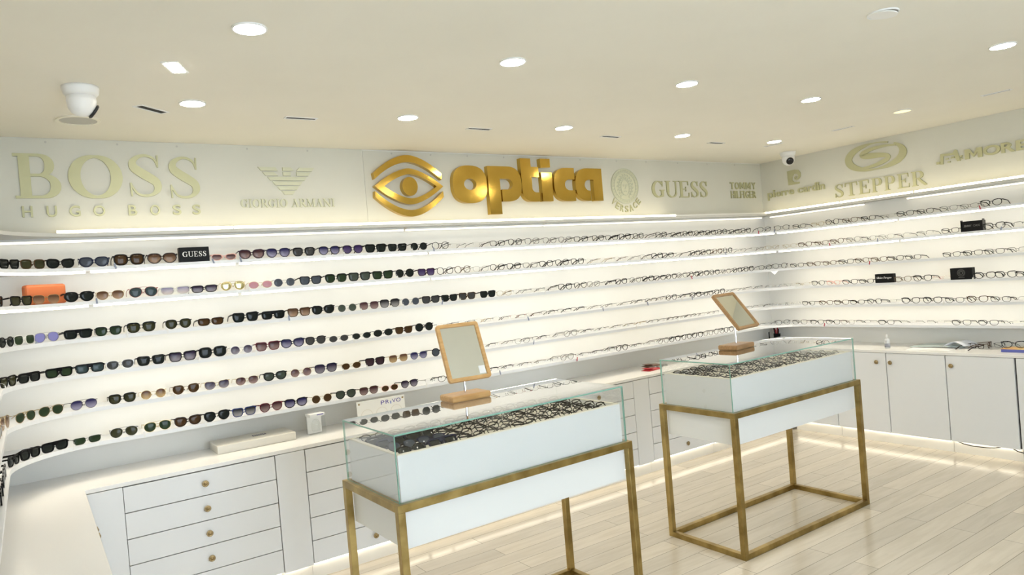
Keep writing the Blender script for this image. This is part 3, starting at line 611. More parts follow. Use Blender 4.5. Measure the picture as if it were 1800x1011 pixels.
for i, (hw, h2) in enumerate(((.175, 0), (.150, 0), (.122, 0), (.093, 0), (.068, 0), (.042, 0))):
    zt = 2.402-i*.0292; zb = zt-.0225
    if i < 2:
        for sx in (-1, 1): g.poly([(cx+sx*hw, zt), (cx+sx*(.068+.014*i if sx < 0 else .078-.02*i), zt), (cx+sx*(.056 if sx < 0 else .060), zb), (cx+sx*(hw-.018), zb)][::sx], 'stripe')
        g.poly([(cx-.026, zt), (cx+.026, zt), (cx+.042-.022*i, zb+.006), (cx+.022, zb), (cx-.026, zb)], 'head' if i == 0 else 'neck')
    else: g.poly([(cx-hw, zt), (cx+hw, zt), (cx+hw-.016, zb), (cx-hw+.016, zb)], 'stripe')
for ch, a, c in word('GIORGIO', -5.036, -4.757, [1, .5, 1.05, 1, 1, .5, 1.05], .08)+word('ARMANI', -4.732, -4.452, [1, .95, 1.2, 1, 1.1, .5], .06): g.serif(ch, a, c, 2.155, 2.207)
# gold eye and word
g = Sg('thick polished gold eye emblem and big gold lowercase letters, centre of the wall', -3.2, 2.08, m_='gold', d=.042)
def bow(pts_o, pts_i, name): g.ring(pts_o, pts_i, name, closed=False)
ecx = -3.924
def curve(x0, x1, z_end, z_mid, k=20, pw=2.0): return [(x0+(x1-x0)*i/k, z_mid+(z_end-z_mid)*abs(2*i/k-1)**pw) for i in range(k+1)]
bow(curve(-4.184, -3.668, 2.372, 2.497, 20, 1.8), curve(-4.178, -3.672, 2.330, 2.449, 20, 1.8), 'upper_lid')
bow(curve(-4.184, -3.666, 2.210, 2.076, 20, 1.8), curve(-4.182, -3.668, 2.250, 2.121, 20, 1.8), 'lower_lid')
up_, lo_ = curve(-4.183, -3.664, 2.284, 2.406, 22, 1.65), curve(-4.183, -3.664, 2.284, 2.159, 22, 1.65)
ui, li = curve(-4.113, -3.718, 2.2835, 2.367, 22, 1.65), curve(-4.113, -3.718, 2.2835, 2.201, 22, 1.65)
g.ring(up_+lo_[-2:0:-1], ui+li[-2:0:-1], 'eye_outline')
g.poly(ell(-3.922, 2.283, .058, .065, 32), 'pupil')
def ring2(cx, cz, rx, rz, ix, iz, n=2.5, icx=None, icz=None): g.ring(ell(cx, cz, rx, rz, 44, n), ell(icx or cx, icz or cz, ix, iz, 44, 2), 'letter')
ring2(-3.440, 2.300, .144, .136, .051, .041, 2.6)
def half(cx, cz, rx, rz, a0, a1, n, k=20):
    out = []
    for i in range(k+1):
        a = math.radians(a0+(a1-a0)*i/k); c, s = math.cos(a), math.sin(a)
        out.append((cx+rx*math.copysign(abs(c)**(2/n), c), cz+rz*math.copysign(abs(s)**(2/n), s)))
    return out
g.poly([(-3.284, 2.436)]+half(-3.115, 2.305, .130, .131, 90, -90, 2.6)+[(-3.168, 2.174), (-3.168, 2.263)]+half(-3.115, 2.303, .048, .040, -90, 90, 2)+[(-3.180, 2.343), (-3.180, 2.080), (-3.284, 2.080)], 'letter')
g.poly([(-2.982, 2.501), (-2.885, 2.501), (-2.885, 2.437), (-2.815, 2.437), (-2.815, 2.359), (-2.885, 2.359), (-2.885, 2.280)]+half(-2.845, 2.275, .040, .034, 180, 270, 2, 8)+[(-2.815, 2.241), (-2.818, 2.171)]+half(-2.880, 2.275, .102, .104, 270, 180, 2.4, 12), 'letter')
g.poly([(-2.792, 2.397), (-2.686, 2.397), (-2.690, 2.172), (-2.792, 2.172)], 'letter'); g.poly([(-2.792, 2.503), (-2.696, 2.503), (-2.698, 2.436), (-2.792, 2.432)], 'letter_dot')
g.poly([(-2.460, 2.436)]+half(-2.540, 2.304, .132, .132, 90, 270, 2.5)+[(-2.460, 2.172), (-2.460, 2.258), (-2.515, 2.258)]+half(-2.515, 2.301, .048, .043, 270, 90, 2)+[(-2.460, 2.344)], 'letter')
g.poly([(-2.168, 2.436)]+half(-2.320, 2.304, .134, .132, 90, 270, 2.5)+[(-2.300, 2.172), (-2.300, 2.256)]+half(-2.310, 2.300, .048, .044, 270, 90, 2)+[(-2.262, 2.344), (-2.262, 2.172), (-2.168, 2.172)], 'letter')
# round face emblem with curved lettering
g = Sg('pale round face emblem ringed with a key pattern, curved lettering underneath', -1.878, 2.30, m_='champagne_pale', d=.006)
mc = (-1.878, 2.300)
g.poly(ell(*mc, .158, .152, 48), 'disc', .005)
def rel(pts, w, name='relief', closed=False):
    bm = bmesh.new(); strip(bm, [(x-g.x, z-g.z, w) for x, z in pts], .008, closed); return obj(name, bm, 'champagne_mid', g.t)
rel(ell(*mc, .154, .148, 48), .006, 'outer_ring', True); rel(ell(*mc, .122, .117, 48), .004, 'inner_ring', True)
bm = bmesh.new()
for i in range(30):
    a = 2*PI*i/30
    f = lambda r, o: (r*math.cos(a+o), r*.965*math.sin(a+o))
    strip(bm, [(*f(.145, -.05), .003), (*f(.129, -.05), .003), (*f(.129, .05), .003), (*f(.139, .05), .003), (*f(.139, 0), .003)], .007, False)
obj('key_pattern', bm, 'champagne_mid', g.t)
bm = bmesh.new(); strip(bm, [(x, z, .005) for x, z in ell(0, -.012, .047, .066, 28)], .008, True)
strip(bm, [(-.030, .008, .004), (-.018, .013, .004), (-.008, .008, .004)], .008, False); strip(bm, [(.008, .008, .004), (.018, .013, .004), (.030, .008, .004)], .008, False)
strip(bm, [(.004, .010, .004), (.003, -.020, .004), (-.006, -.024, .004)], .008, False); strip(bm, [(-.015, -.046, .005), (0, -.042, .006), (.015, -.046, .005)], .008, False)
for s_ in (-1, 1): prism(bm, [(s_*.019+x, .001+z) for x, z in ell(0, 0, .006, .003, 10)], .008)
obj('face', bm, 'champagne_mid', g.t)
bm = bmesh.new()
for i in range(17):
    a = math.radians(-55+290*i/16); r0_, r1_ = .066, .108
    pts = []
    for q in range(9):
        t = q/8; rr_ = r0_+(r1_-r0_)*t; aa = a+.16*math.sin(t*2*PI)
        pts.append((rr_*.86*math.cos(aa), -.006+rr_*math.sin(aa), .006))
    strip(bm, pts, .008, False)
obj('curls', bm, 'champagne_mid', g.t)
for i, ch in enumerate('VERSACE'):
    a = math.radians(222+16*i); r_ = .195
    o = obj('letter', sans(ch, -.019, .019, -.028, .028, .008, .01), 'champagne', g.t, loc=(r_*.98*math.cos(a), 0, r_*math.sin(a))); o.rotation_euler.y = -(a+PI/2)
g = Sg('pale gold condensed serif word right of the round face emblem', -1.19, 2.27)
for ch, a, c in word('GUESS', -1.563, -.822, [1, 1.02, .9, .72, .72], .04): g.serif(ch, a, c, 2.200, 2.349)
g = Sg('two-line narrow capital sign beside the wall corner', -.3, 2.27)
for ch, a, c in word('TOMMY', -.495, -.108, [.8, .9, 1.1, 1.1, .9], .22): g.sans(ch, a, c, 2.276, 2.343, .012)
for ch, a, c in word('HILFIGER', -.492, -.112, [.9, .35, .75, .75, .35, .95, .75, .9], .22): g.sans(ch, a, c, 2.190, 2.259, .012)
# right wall (distance from the corner as x)
g = Sg('square letter emblem over bold lowercase words, first sign on the right wall', .37, 2.25, 'right')
g.poly([(.310, 2.268), (.306, 2.404), (.390, 2.406), (.425, 2.398), (.446, 2.372), (.444, 2.336), (.424, 2.312), (.396, 2.306), (.378, 2.318), (.378, 2.338), (.394, 2.346), (.404, 2.338), (.400, 2.328), (.392, 2.332), (.388, 2.326), (.398, 2.318), (.416, 2.328), (.420, 2.350), (.404, 2.368), (.376, 2.366), (.356, 2.344), (.354, 2.314), (.374, 2.290), (.428, 2.284), (.424, 2.268)])
for ch, a, c in word('pierre', .070, .362, [.95, .42, .95, .62, .62, .95], .10)+word('cardin', .402, .680, [.95, .95, .62, .95, .42, .92], .10):
    lo, hi = 2.178, 2.226
    if ch == 'p': lo = 2.152
    if ch in 'di': hi = 2.252 if ch == 'd' else 2.250
    g.sans(ch, a, c, lo, hi, .022)
g = Sg('oval swirl emblem above widely drawn serif capitals on the right wall', 1.16, 2.1, 'right')
def wst(pts, name): 
    bm = bmesh.new(); strip(bm, [(x-g.x, z-g.z, w) for x, z, w in pts], g.d, False); obj(name, bm, g.m, g.t)
ec = (1.163, 2.392)
ov = []
for i in range(57):
    t = i/56; a = math.radians(60+345*t); k = 1-.0*t
    ov.append((ec[0]+.238*math.cos(a), ec[1]-.002+.112*math.sin(a), (.012+.052*abs(math.cos(a))**1.2)*min(1, .35+4*t, .30+5*(1-t))))
wst(ov, 'oval')
g.d += .0008
wst(smooth_pts([(1.345, 2.452, .012), (1.24, 2.462, .020), (1.12, 2.452, .030), (1.055, 2.424, .046), (1.085, 2.402, .050), (1.18, 2.394, .044), (1.255, 2.382, .034), (1.280, 2.362, .030), (1.250, 2.338, .034), (1.16, 2.312, .028), (1.05, 2.302, .018), (.985, 2.312, .010)], 6), 'swirl')
g.d -= .0008
for ch, a, c in word('STEPPER', .768, 1.572, [.8, 1, .92, .88, .88, .92, 1.05], .07): g.serif(ch, a, c, 2.080, 2.200)
g = Sg('bracket-like emblem and wide bold capitals cut by the right edge of the photo', 1.95, 2.23, 'right')
for pts in ([(1.684, 2.220), (1.690, 2.304), (1.714, 2.300), (1.706, 2.220)], [(1.700, 2.303), (1.790, 2.297), (1.790, 2.280), (1.706, 2.284)], [(1.782, 2.300), (1.800, 2.322), (1.814, 2.312), (1.834, 2.226), (1.810, 2.226)],
            [(1.656, 2.226), (1.656, 2.246), (1.682, 2.246), (1.682, 2.226)], [(1.832, 2.252), (1.830, 2.264), (1.848, 2.267), (1.850, 2.256)], [(1.834, 2.236), (1.833, 2.246), (1.850, 2.248), (1.852, 2.238)],
            [(1.726, 2.252), (1.726, 2.262), (1.748, 2.262), (1.748, 2.252)], [(1.740, 2.226), (1.740, 2.236), (1.760, 2.236), (1.760, 2.226)], [(1.764, 2.254), (1.770, 2.270), (1.792, 2.268), (1.792, 2.256)]): g.d += .0003; g.poly(pts)
for ch, a, c in word('MORE', 1.868, 2.302, [1.2, 1.15, .9, .85], .06): g.sans(ch, a, c, 2.229, 2.304, .03)
# ------------------------------------------------------------------ spectacles
# lens width, lens height, roundness, gap, rim, depth, taper (narrower below), cat (outer corner lifted), drop (teardrop), brow (thicker top), temple height, wrap bar
STY = {
 'trapezoid': (.051, .040, 4.8, .016, .0032, .005, .19, .13, 0, 1.6, .008), 'panto': (.049, .043, 2.7, .018, .0028, .004, .12, .06, 0, 1.3, .006),
 'round': (.047, .045, 2.05, .021, .0026, .004, 0, 0, 0, 1.0, .005), 'square': (.050, .043, 3.6, .018, .0032, .004, .04, 0, 0, 1.2, .006),
 'cat': (.053, .041, 2.8, .015, .0040, .005, .10, .24, 0, 1.5, .007), 'slimcat': (.053, .029, 2.5, .016, .0035, .004, .12, .28, 0, 1.3, .006),
 'hexagon': (.055, .046, 2.9, .016, .0042, .005, .12, .05, 0, 1.2, .010), 'oversized': (.057, .049, 3.3, .015, .0048, .005, .02, 0, 0, 1.2, .010),
 'slim': (.056, .033, 4.2, .015, .0036, .005, .12, .05, 0, 1.3, .009), 'flattop': (.054, .038, 4.6, .016, .0040, .007, .10, .03, 0, 1.9, .012),
 'brow': (.050, .041, 3.3, .018, .0022, .004, .10, .08, 0, 2.6, .006), 'aviator': (.055, .047, 2.5, .016, .0016, .002, .06, 0, .16, 1.2, .003),
 'rimless': (.054, .044, 2.5, .020, .0009, .002, .06, 0, .04, 1.0, .003), 'oval': (.050, .036, 2.1, .020, .0016, .002, 0, 0, 0, 1.1, .003),
 'o_round': (.046, .043, 2.05, .021, .0026, .004, 0, 0, 0, 1.1, .005), 'o_panto': (.049, .040, 2.5, .018, .0023, .004, .08, .05, 0, 1.4, .005),
 'o_rect': (.051, .034, 3.4, .018, .0023, .004, .06, .06, 0, 1.5, .006), 'o_square': (.049, .039, 3.2, .018, .0027, .004, .06, .04, 0, 1.4, .007),
 'o_thin': (.051, .036, 3.0, .018, .0013, .0018, .05, .03, 0, 1.3, .003), 'o_half': (.052, .034, 3.0, .017, .0011, .002, .06, .06, 0, 2.4, .004),
 'o_rimless': (.052, .034, 2.9, .018, .0006, .0012, .05, .03, 0, 1.0, .0028), 'o_cat': (.052, .038, 2.5, .016, .0030, .004, .10, .22, 0, 1.7, .006)}
for k_ in ('trapezoid', 'panto', 'round', 'square', 'cat', 'hexagon', 'oversized', 'slim', 'flattop', 'brow', 'aviator', 'rimless', 'oval'):
    v_ = list(STY[k_]); v_[0] += .0035; v_[1] += .003; v_[3] -= .005; STY[k_] = tuple(v_)
def outline(st_, grow=0.0, top=0.0, k=28):
    lw, lh, n_, gap, rim, dep, tap, cat_, drop, brow, th = STY[st_]; a, b = lw/2, lh/2; out = []
    for i in range(k):
        t = 2*PI*i/k; c, s = math.cos(t), math.sin(t)
        x = math.copysign(abs(c)**(2/n_), c); z = math.copysign(abs(s)**(2/(n_*1.15 if s > 0 else max(2.0, n_*.70))), s)
        if s < 0: x = math.copysign(abs(c)**(2/max(2.0, n_*.75)), c)
        zz = z*b*(1+cat_*max(0, x)*(.9 if z > 0 else .15))
        xx = x*a*(1+tap*(z if z < 0 else z*.35))
        if drop: xx += drop*a*(.55*(1-z)*.5)*(1 if x < .2 else .5); zz -= drop*b*.5*max(0, x)*(z > 0); xx *= 1-.10*drop*max(0, -z)
        if st_ == 'hexagon': xx *= 1+.10*(1-abs(z)**.7)
        g_ = grow+top*max(0, s)**.7
        l = math.hypot(c/a, s/b)
        out.append((xx+g_*c/a/l, zz+g_*s/b/l))
    return out
METAL = ('gold', 'silver', 'gunmetal', 'bronze', 'grey')
for k_ in ('round', 'panto', 'square', 'cat', 'hexagon', 'oversized', 'slim', 'oval'):
    v_ = list(STY[k_]); v_[4] = .0011; v_[5] = .0018; v_[9] = 1.2; v_[10] = .003; v_[3] += .006; STY['m_'+k_] = tuple(v_)
ZH = .40
_cache = {}
def spec_meshes(st_):
    if st_ in _cache: return _cache[st_]
    lw, lh, n_, gap, rim, dep, tap, cat_, drop, brow, th = STY[st_]
    cx = gap/2+rim+lw/2; cz = lh/2+rim
    inn = outline(st_); ex = rim*(brow-1)
    out = outline(st_, rim, ex)
    k = len(inn); bm = bmesh.new()
    half_only = st_ in ('o_half',)
    for sx in (1, -1):
        o_ = [(sx*(cx+x), cz+z) for x, z in out]; i_ = [(sx*(cx+x), cz+z) for x, z in inn]
        if st_ in ('o_half', 'o_rimless'):
            ring(bm, o_[:k//2+1], i_[:k//2+1], dep, dep/2, False); continue
        ring(bm, o_, i_, dep, dep/2)
    zt = cz+lh*.26; zb = zt-max(.0016, rim*1.1)
    if st_ == 'flattop':
        zt = cz+lh/2+rim+ex*.9; zb = cz+lh*.16; box(bm, -gap/2-rim-.006, gap/2+rim+.006, -dep/2, dep/2, zb, zt)
    elif st_ in ('aviator', 'brow') and st_ == 'aviator':
        for z_ in (cz+lh*.50, cz+lh*.20): tube(bm, [(-cx*.55, 0, z_), (-gap/4, -.001, z_+.002), (gap/4, -.001, z_+.002), (cx*.55, 0, z_)] if z_ > cz+lh*.3 else [(-gap/2-rim, 0, z_), (-gap/4, -.001, z_+.004), (gap/4, -.001, z_+.004), (gap/2+rim, 0, z_)], .0010, 6)
    else:
        w_ = gap/2+rim*1.4; hh = max(.0012, rim*.75)
        tube(bm, [(-w_, 0, zb), (-w_*.5, -.001, zb+.0035), (w_*.5, -.001, zb+.0035), (w_, 0, zb)], hh, 6)
    # end pieces reaching the hinges
    xe = cx+max(x for x, z in out)
    ze = cz+lh*ZH*(.9+cat_)
    hz = max(.0018, rim*.9)
    for sx in (1, -1): box(bm, *sorted((sx*(xe-.004), sx*(xe+.004))), -dep/2, .006, ze-hz, ze+hz)
    # nose pads
    for sx in (1, -1): tube(bm, [(sx*(gap/2+rim*.4), 0, cz+lh*.05), (sx*(gap/2-.003), .006, cz-lh*.04), (sx*(gap/2-.002), .007, cz-lh*.16)], [.0006, .0022, .0014], 6)
    front = mesh_of(bm, 'frame_black')
    def lens(sx):
        bm = bmesh.new(); lens_o = outline(st_, .0004); f = []; bk = []
        for q in (1, .72, .38):
            f.append([bm.verts.new((sx*(cx+x*q), -.0006-.0028*(1-q*q), cz+z*q)) for x, z in lens_o]); bk.append([bm.verts.new((sx*(cx+x*q), .0008-.0028*(1-q*q), cz+z*q)) for x, z in lens_o])
        for S in (f, bk):
            for a, c in zip(S, S[1:]):
                for i in range(k): bm.faces.new((a[i], a[(i+1) % k], c[(i+1) % k], c[i]))
            bm.faces.new(S[-1])
        for i in range(k): bm.faces.new((f[0][i], f[0][(i+1) % k], bk[0][(i+1) % k], bk[0][i]))
        return mesh_of(bm, 'clear_lens', True)
    def temple(sx, folded=False):
        bm = bmesh.new(); t2 = .0014 if th > .0045 else .0009; L_ = .132
        pts = [(0, .005, ze, th/2), (0, .045, ze-.004, th/2*.9), (0, .090, ze-.009, th/2*.9), (0, .108, ze-.018, th/2*1.0), (0, .128, max(.004, ze-.031), th/2*1.15), (0, L_, max(.0035, ze-.034), th/2*.8)]
        rows = []
        for i, (x, y, z, hh) in enumerate(pts):
            xi = xe+.0025-.006*(y/L_)**2
            if folded:
                y2 = .008+(.004 if sx > 0 else 0)+.002*i/5; xx = xe-(y/L_)*(2*xe-.008)
                rows.append([bm.verts.new((sx*xx, y2-t2, z-hh)), bm.verts.new((sx*xx, y2+t2, z-hh)), bm.verts.new((sx*xx, y2+t2, z+hh)), bm.verts.new((sx*xx, y2-t2, z+hh))])
            else:
                rows.append([bm.verts.new((sx*(xi-t2), y, z-hh)), bm.verts.new((sx*(xi+t2), y, z-hh)), bm.verts.new((sx*(xi+t2), y, z+hh)), bm.verts.new((sx*(xi-t2), y, z+hh))])
        for a, c in zip(rows, rows[1:]):
            for q in range(4): bm.faces.new((a[q], a[(q+1) % 4], c[(q+1) % 4], c[q]))
        bm.faces.new(rows[0]); bm.faces.new(rows[-1])
        return mesh_of(bm, 'frame_black')
    r_ = dict(front=front, lens=(lens(1), lens(-1)), temple=(temple(1), temple(-1)), folded=(temple(1, True), temple(-1, True)), width=2*xe+.008)
    _cache[st_] = r_; return r_
def put(name, me, material, parent):
    o = bpy.data.objects.new(name, me); COL.objects.link(o); o.parent = parent
    o.material_slots[0].link = 'OBJECT'; o.material_slots[0].material = MAT[material]
    return o
tb_ = box(bmesh.new(), -.0045, .0045, -.0006, .0006, -.030, .0)
tube(tb_, [(0, .020, .014), (0, .008, .012), (0, .001, .004), (0, 0, -.003)], .0005, 5)      # thread up to the hinge
TAGM = mesh_of(tb_, 'tag_white')
def spectacles(kind, st_, fr, le, label, cat_, group, folded=False, tagm=None):
    t = thing(kind, label, cat_, group=group); M = spec_meshes(st_); fm_ = 'frame_'+fr
    put('frame_front', M['front'], fm_, t)
    for i in (0, 1):
        put('lens', M['lens'][i], le, t); put('temple', M['folded' if folded else 'temple'][i], 'frame_black' if st_ in ('o_rimless', 'o_half') and fr not in ('gold', 'pink', 'brown') else fm_, t)
    if tagm:
        o = put('price_tag', TAGM, tagm, t); o.location = (-M['width']/2+.003, -.0205, .012); o.rotation_euler = (0, random.uniform(-.30, .30), random.uniform(-.3, .3))
    return t
FW = {'thinblack': 'thin black', 'thickblack': 'thick black', 'darkbrown': 'dark brown', 'steel': 'steel blue', 'gunmetal': 'gunmetal', 'clear': 'clear-framed'}
SW = {'hexagon': 'hexagonal', 'trapezoid': 'square', 'panto': 'rounded', 'brow': 'browline', 'flattop': 'flat-top', 'slimcat': 'slim cat-eye', 'cat': 'cat-eye', 'slim': 'slim rectangular', 'square': 'squarish',
      'oversized': 'oversized', 'rect': 'rectangular', 'thin': 'wire', 'half': 'half-rim'}
LW = {'dark': 'near-black', 'olive': 'olive', 'steel': 'blue-grey', 'brown': 'brown', 'brownfade': 'brown gradient', 'mauvefade': 'mauve gradient', 'bluefade': 'blue gradient', 'grey': 'grey', 'purple': 'purple', 'green': 'green',
      'greygreen': 'grey-green', 'teal': 'teal', 'mauvepale': 'pale lilac', 'purplefade': 'purple gradient', 'mirror': 'mirrored', 'pink': 'pink', 'lavender': 'lavender', 'greyfade': 'grey gradient', 'sunset': 'brown-to-yellow', 'plum': 'plum'}
def place(t, s, row, w=1.0, jit=True):
    p, nn = path(s); q = p+nn*.014
    t.location = (q.x, q.y, TOP[row]+.0004); t.rotation_euler = (0, 0, math.atan2(-nn.x, nn.y)+(random.uniform(-.05, .05) if jit else 0))
    t.scale = (w, w, w)
TAGS = ['tag_white', 'tag_white', 'tag_white', 'tag_blue', 'tag_red']
for row in range(6):
    for i, it in enumerate(SUNGLASSES[row].split(';')):
        s, w, st_, fr, le = it.split(); s = float(s); w = float(w); st0 = st_
        if fr in METAL and 'm_'+st_ in STY: st_ = 'm_'+st_
        lab = '%s %s sunglasses with %s lenses, %s pair from the left, %s shelf' % (FW.get(fr, fr), SW.get(st0, st0), LW[le], ORD[i+1], SHELF[row])
        t = spectacles('sunglasses', st_, fr, 'lens_'+le, lab, 'sunglasses', 'sunglasses on the wall shelves', tagm=random.choice(TAGS[:4]) if random.random() < .28 else None, folded=(row, i) == (1, 2))
        k = min(1.10, max(.90, w/spec_meshes(st_)['width'])); place(t, s, row, k)
for i, (s, l) in enumerate(((1.86, 'nearest the corner'), (1.70, 'second from the corner'), (1.54, 'third from the corner'), (1.38, 'fourth from the corner'))):
    t = spectacles('sunglasses', 'trapezoid', 'black', 'lens_dark', 'black sunglasses on the left wall part of the lowest shelf, '+l, 'sunglasses', 'sunglasses on the wall shelves'); place(t, s, 5, 1.0)
t = spectacles('sunglasses', 'aviator', 'gold', 'lens_steel', 'gold sunglasses on the left wall part of the fifth shelf, cut by the photo', 'sunglasses', 'sunglasses on the wall shelves'); place(t, 1.83, 4)
for row in range(6):
    nb = nr = 0
    for it in EYEGLASSES[row].split(';'):
        s, st_, fr = it.split(); s = float(s)
        if s < 8.24: nb += 1; where = '%s clear pair right of the sunglasses, %s shelf' % (ORD[nb], SHELF[row])
        else: nr += 1; where = '%s pair right of the room corner, %s shelf' % (ORD[nr], SHELF[row])
        t = spectacles('eyeglasses', 'o_'+st_, fr, 'clear_lens', '%s %s eyeglasses, %s' % (FW.get(fr, fr), SW.get(st_, st_), where), 'eyeglasses', 'eyeglasses on the wall shelves', tagm=random.choice(TAGS) if random.random() < .22 else None)
        place(t, s, row, random.uniform(.97, 1.05) if st_ != 'cat' else 1.08)

# folded spectacles lying in the trays of the glass cases
ROWN = ['front', 'second', 'third', 'fourth', 'back']
for case, nm, (cx0, cy0, _), ang in ((1, 'left', C1, A1), (2, 'right', C2, A2)):
    for r_ in range(NROW):
        for i in range(NCOL):
            x = .1265+i*.1388+random.uniform(-.002, .002); y = .076+r_*.090+random.uniform(-.004, .004)
            if case == 1 and i < 2 and r_ < 4: st_, fr, le, what = random.choice(['trapezoid', 'panto', 'flattop']), random.choice(['black', 'navy']), random.choice(['lens_steel', 'lens_dark']), 'sunglasses'
            elif case == 1: st_, fr, le, what = random.choice(['o_square', 'o_panto', 'o_rect', 'o_round']), random.choice(['black', 'black', 'black', 'black', 'gunmetal']), 'clear_lens', 'eyeglasses'
            else: st_, fr, le, what = random.choice(['o_square', 'o_panto', 'o_rect', 'o_thin']), (random.choice(['black', 'black', 'gunmetal']) if i < 4 else random.choice(['grey', 'grey', 'gunmetal', 'silver'])), 'clear_lens', 'eyeglasses'
            lab = '%s folded %s, %s glass case tray, %s row, %s from the left' % (FW.get(fr, fr), what, nm, ROWN[r_], ORD[i+1])
            t = spectacles(what, st_, fr, le, lab, what, 'folded spectacles in the %s glass case' % nm, folded=True)
            c, s = math.cos(ang), math.sin(ang)
            t.location = (cx0+c*x-s*y, cy0+s*x+c*y, ZTRAY+.016); t.rotation_euler = (-.85+random.uniform(-.12, .12), 0, ang+random.uniform(-.08, .08)); t.scale = (.94, .94, .94)

# ------------------------------------------------------------------ display blocks and cases on the shelves
def block(name, label, cat_, s0, s1, row, h, d, m_, off=0, group=None):
    sm = (s0+s1)/2; p, nn = path(sm); q = p+nn*.012
    t = thing(name, label, cat_, (q.x, q.y, TOP[row]+.0003), math.atan2(-nn.x, nn.y), group)
    w = s1-s0; obj('body', bx(-w/2, w/2, 0, d, 0, h), m_, t, bevel=.002)
    return t, w
t, w = block('brand_block', 'black display block with white serif lettering, on the topmost shelf', 'display block', 3.052, 3.206, 0, .082, .05, 'case_black', group='black display blocks')
for ch, a, c in word('GUESS', -.062, .062, [1.05, 1.05, .85, .75, .75], .10): obj('letter', serif(ch, a, c, .029, .058, .001), 'letter_white', t)
t, w = block('spectacle_case', 'rounded black spectacle case with faint lettering, second shelf of the right wall', 'spectacle case', 9.822, 9.964, 1, .078, .06, 'case_black', group='black display blocks')
for wd, a, c in (('JIMMY', -.058, -.002), ('CHOO', .010, .056)):
    for ch, x0, x1 in word(wd, a, c, [.35 if q in 'I' else 1.25 if q == 'M' else 1 for q in wd], .18): obj('letter', sans(ch, x0, x1, .034, .050, .0008), 'letter_grey', t)
for x in (-.077, .074): obj('end_plate', bx(x, x+.003, -.004, .03, 0, .088), 'dark_glass', t)
t, w = block('brand_block', 'black display block with white script lettering, fourth shelf of the right wall', 'display block', 9.118, 9.270, 3, .075, .05, 'case_black', group='black display blocks')
def script(t, x0, x1, zc, amp, n_, seed):
    rnd = random.Random(seed); pts = []; k = n_*6
    for i in range(k+1):
        u = i/k; a = 2*PI*n_*u; pts.append((x0+(x1-x0)*u-.35*amp*math.sin(a), zc+amp*(.55+.45*math.sin(3.1*u*n_))*math.cos(a), .0016))
    bm = bmesh.new(); strip(bm, pts, .0008, False); obj('script_line', bm, 'letter_white', t)
for wd, a, c, hs in (('Salvatore', -.064, -.012, 1), ('Ferragamo', -.004, .062, 1)):
    for ch, x0, x1 in word(wd, a, c, [1.3]+[.8 if ch in 'ltrf' else 1 for ch in wd[1:]], .04):
        zl = .036 if ch != 'g' else .029; zh = .052 if ch in 'SFltd' else .045
        bm = sans(ch, x0, x1, zl, zh, .0008)
        for v in bm.verts: v.co.x += (v.co.z-.036)*.3
        obj('letter', bm, 'letter_white', t)
t, w = block('brand_block', 'black display block with a grey round face emblem, fourth shelf of the right wall', 'display block', 9.714, 9.872, 3, .090, .05, 'case_black', group='black display blocks')
bm = bmesh.new()
for r_, w_ in ((.027, .0016), (.021, .001)): strip(bm, [(x, z+.052, w_) for x, z in ell(0, 0, r_, r_, 28)], .0008, True)
strip(bm, [(x, z+.051, .0012) for x, z in ell(0, 0, .009, .013, 18)], .0008, True)
for i in range(12):
    a = math.radians(-40+260*i/11); strip(bm, [(.010*math.cos(a), .052+.013*math.sin(a), .0012), (.0175*math.cos(a+.15), .052+.0185*math.sin(a+.15), .0012)], .0008, False)
obj('emblem', bm, 'letter_grey', t)
for ch, a, c in word('VERSACE', -.022, .022, [1]*7, .2): obj('letter', sans(ch, a, c, .013, .020, .0008), 'letter_grey', t)
sm = 2.452; p, nn = path(sm); q = p+nn*.060
t = thing('spectacle_case', 'orange leather spectacle case standing behind sunglasses on the second shelf', 'spectacle case', (q.x, q.y, TOP[1]+.0003), math.atan2(-nn.x, nn.y))
obj('body', bx(-.095, .095, 0, .05, 0, .100), 'leather_orange', t, bevel=.012)

# ------------------------------------------------------------------ things on the worktop
ZW = ZC+.0003
t = thing('display_plinth', 'flat cream box with a small dark label, lying on the left worktop', 'box', (-5.115, -.030, ZW), 0)
obj('body', bx(-.218, .215, -.215, 0, 0, .045), 'grey_box', t, bevel=.003)
obj('label', bx(.00, .075, -.110, -.075, .0445, .0458), 'label_dark', t)
for i in range(6): obj('label_letter', bx(.006+.0112*i, .013+.0112*i, -.101+(i % 2)*.003, -.085, .0458, .0463), 'letter_white', t)
t = thing('tester_box', 'small clear plastic box with rounded print, between cream box and glass case', 'box', (-4.765, -.205, ZW), .1)
obj('shell', bx(-.048, .048, -.035, .035, 0, .125), 'acrylic', t, bevel=.002)
obj('insert', bx(-.044, .044, .018, .030, .004, .120), 'paper', t); obj('lid', bx(-.047, .047, -.034, .034, .110, .1255), 'paper', t)
obj('inner_cup', lathe(bmesh.new(), [(.024, .02), (.028, .06), (.016, .085), (.006, .09)], 20), 'acrylic', t, True)
obj('lid_print', bx(-.004, .036, -.0346, -.0341, .116, .121), 'logo_violet', t)
t = thing('display_card', 'white acrylic brand card with violet capitals and faint round lenses, behind the glass case', 'display card', (-4.356, -.25, ZW), -.02)
obj('card', bx(-.160, .160, 0, .006, 0, .150), 'acrylic_white', t, bevel=.001)
obj('easel', bx(-.03, .03, .0065, .05, 0, .004), 'acrylic_white', t)
for ch, a, c in (('P', -.002, .022), ('R', .030, .054), ('V', .074, .098), ('O', .102, .132)): obj('letter', sans(ch, a, c, .112, .136, .0008), 'logo_violet', t, loc=(0, -.0002, 0))
obj('letter', bx(.061, .067, -.001, -.0002, .108, .126), 'logo_blue', t)
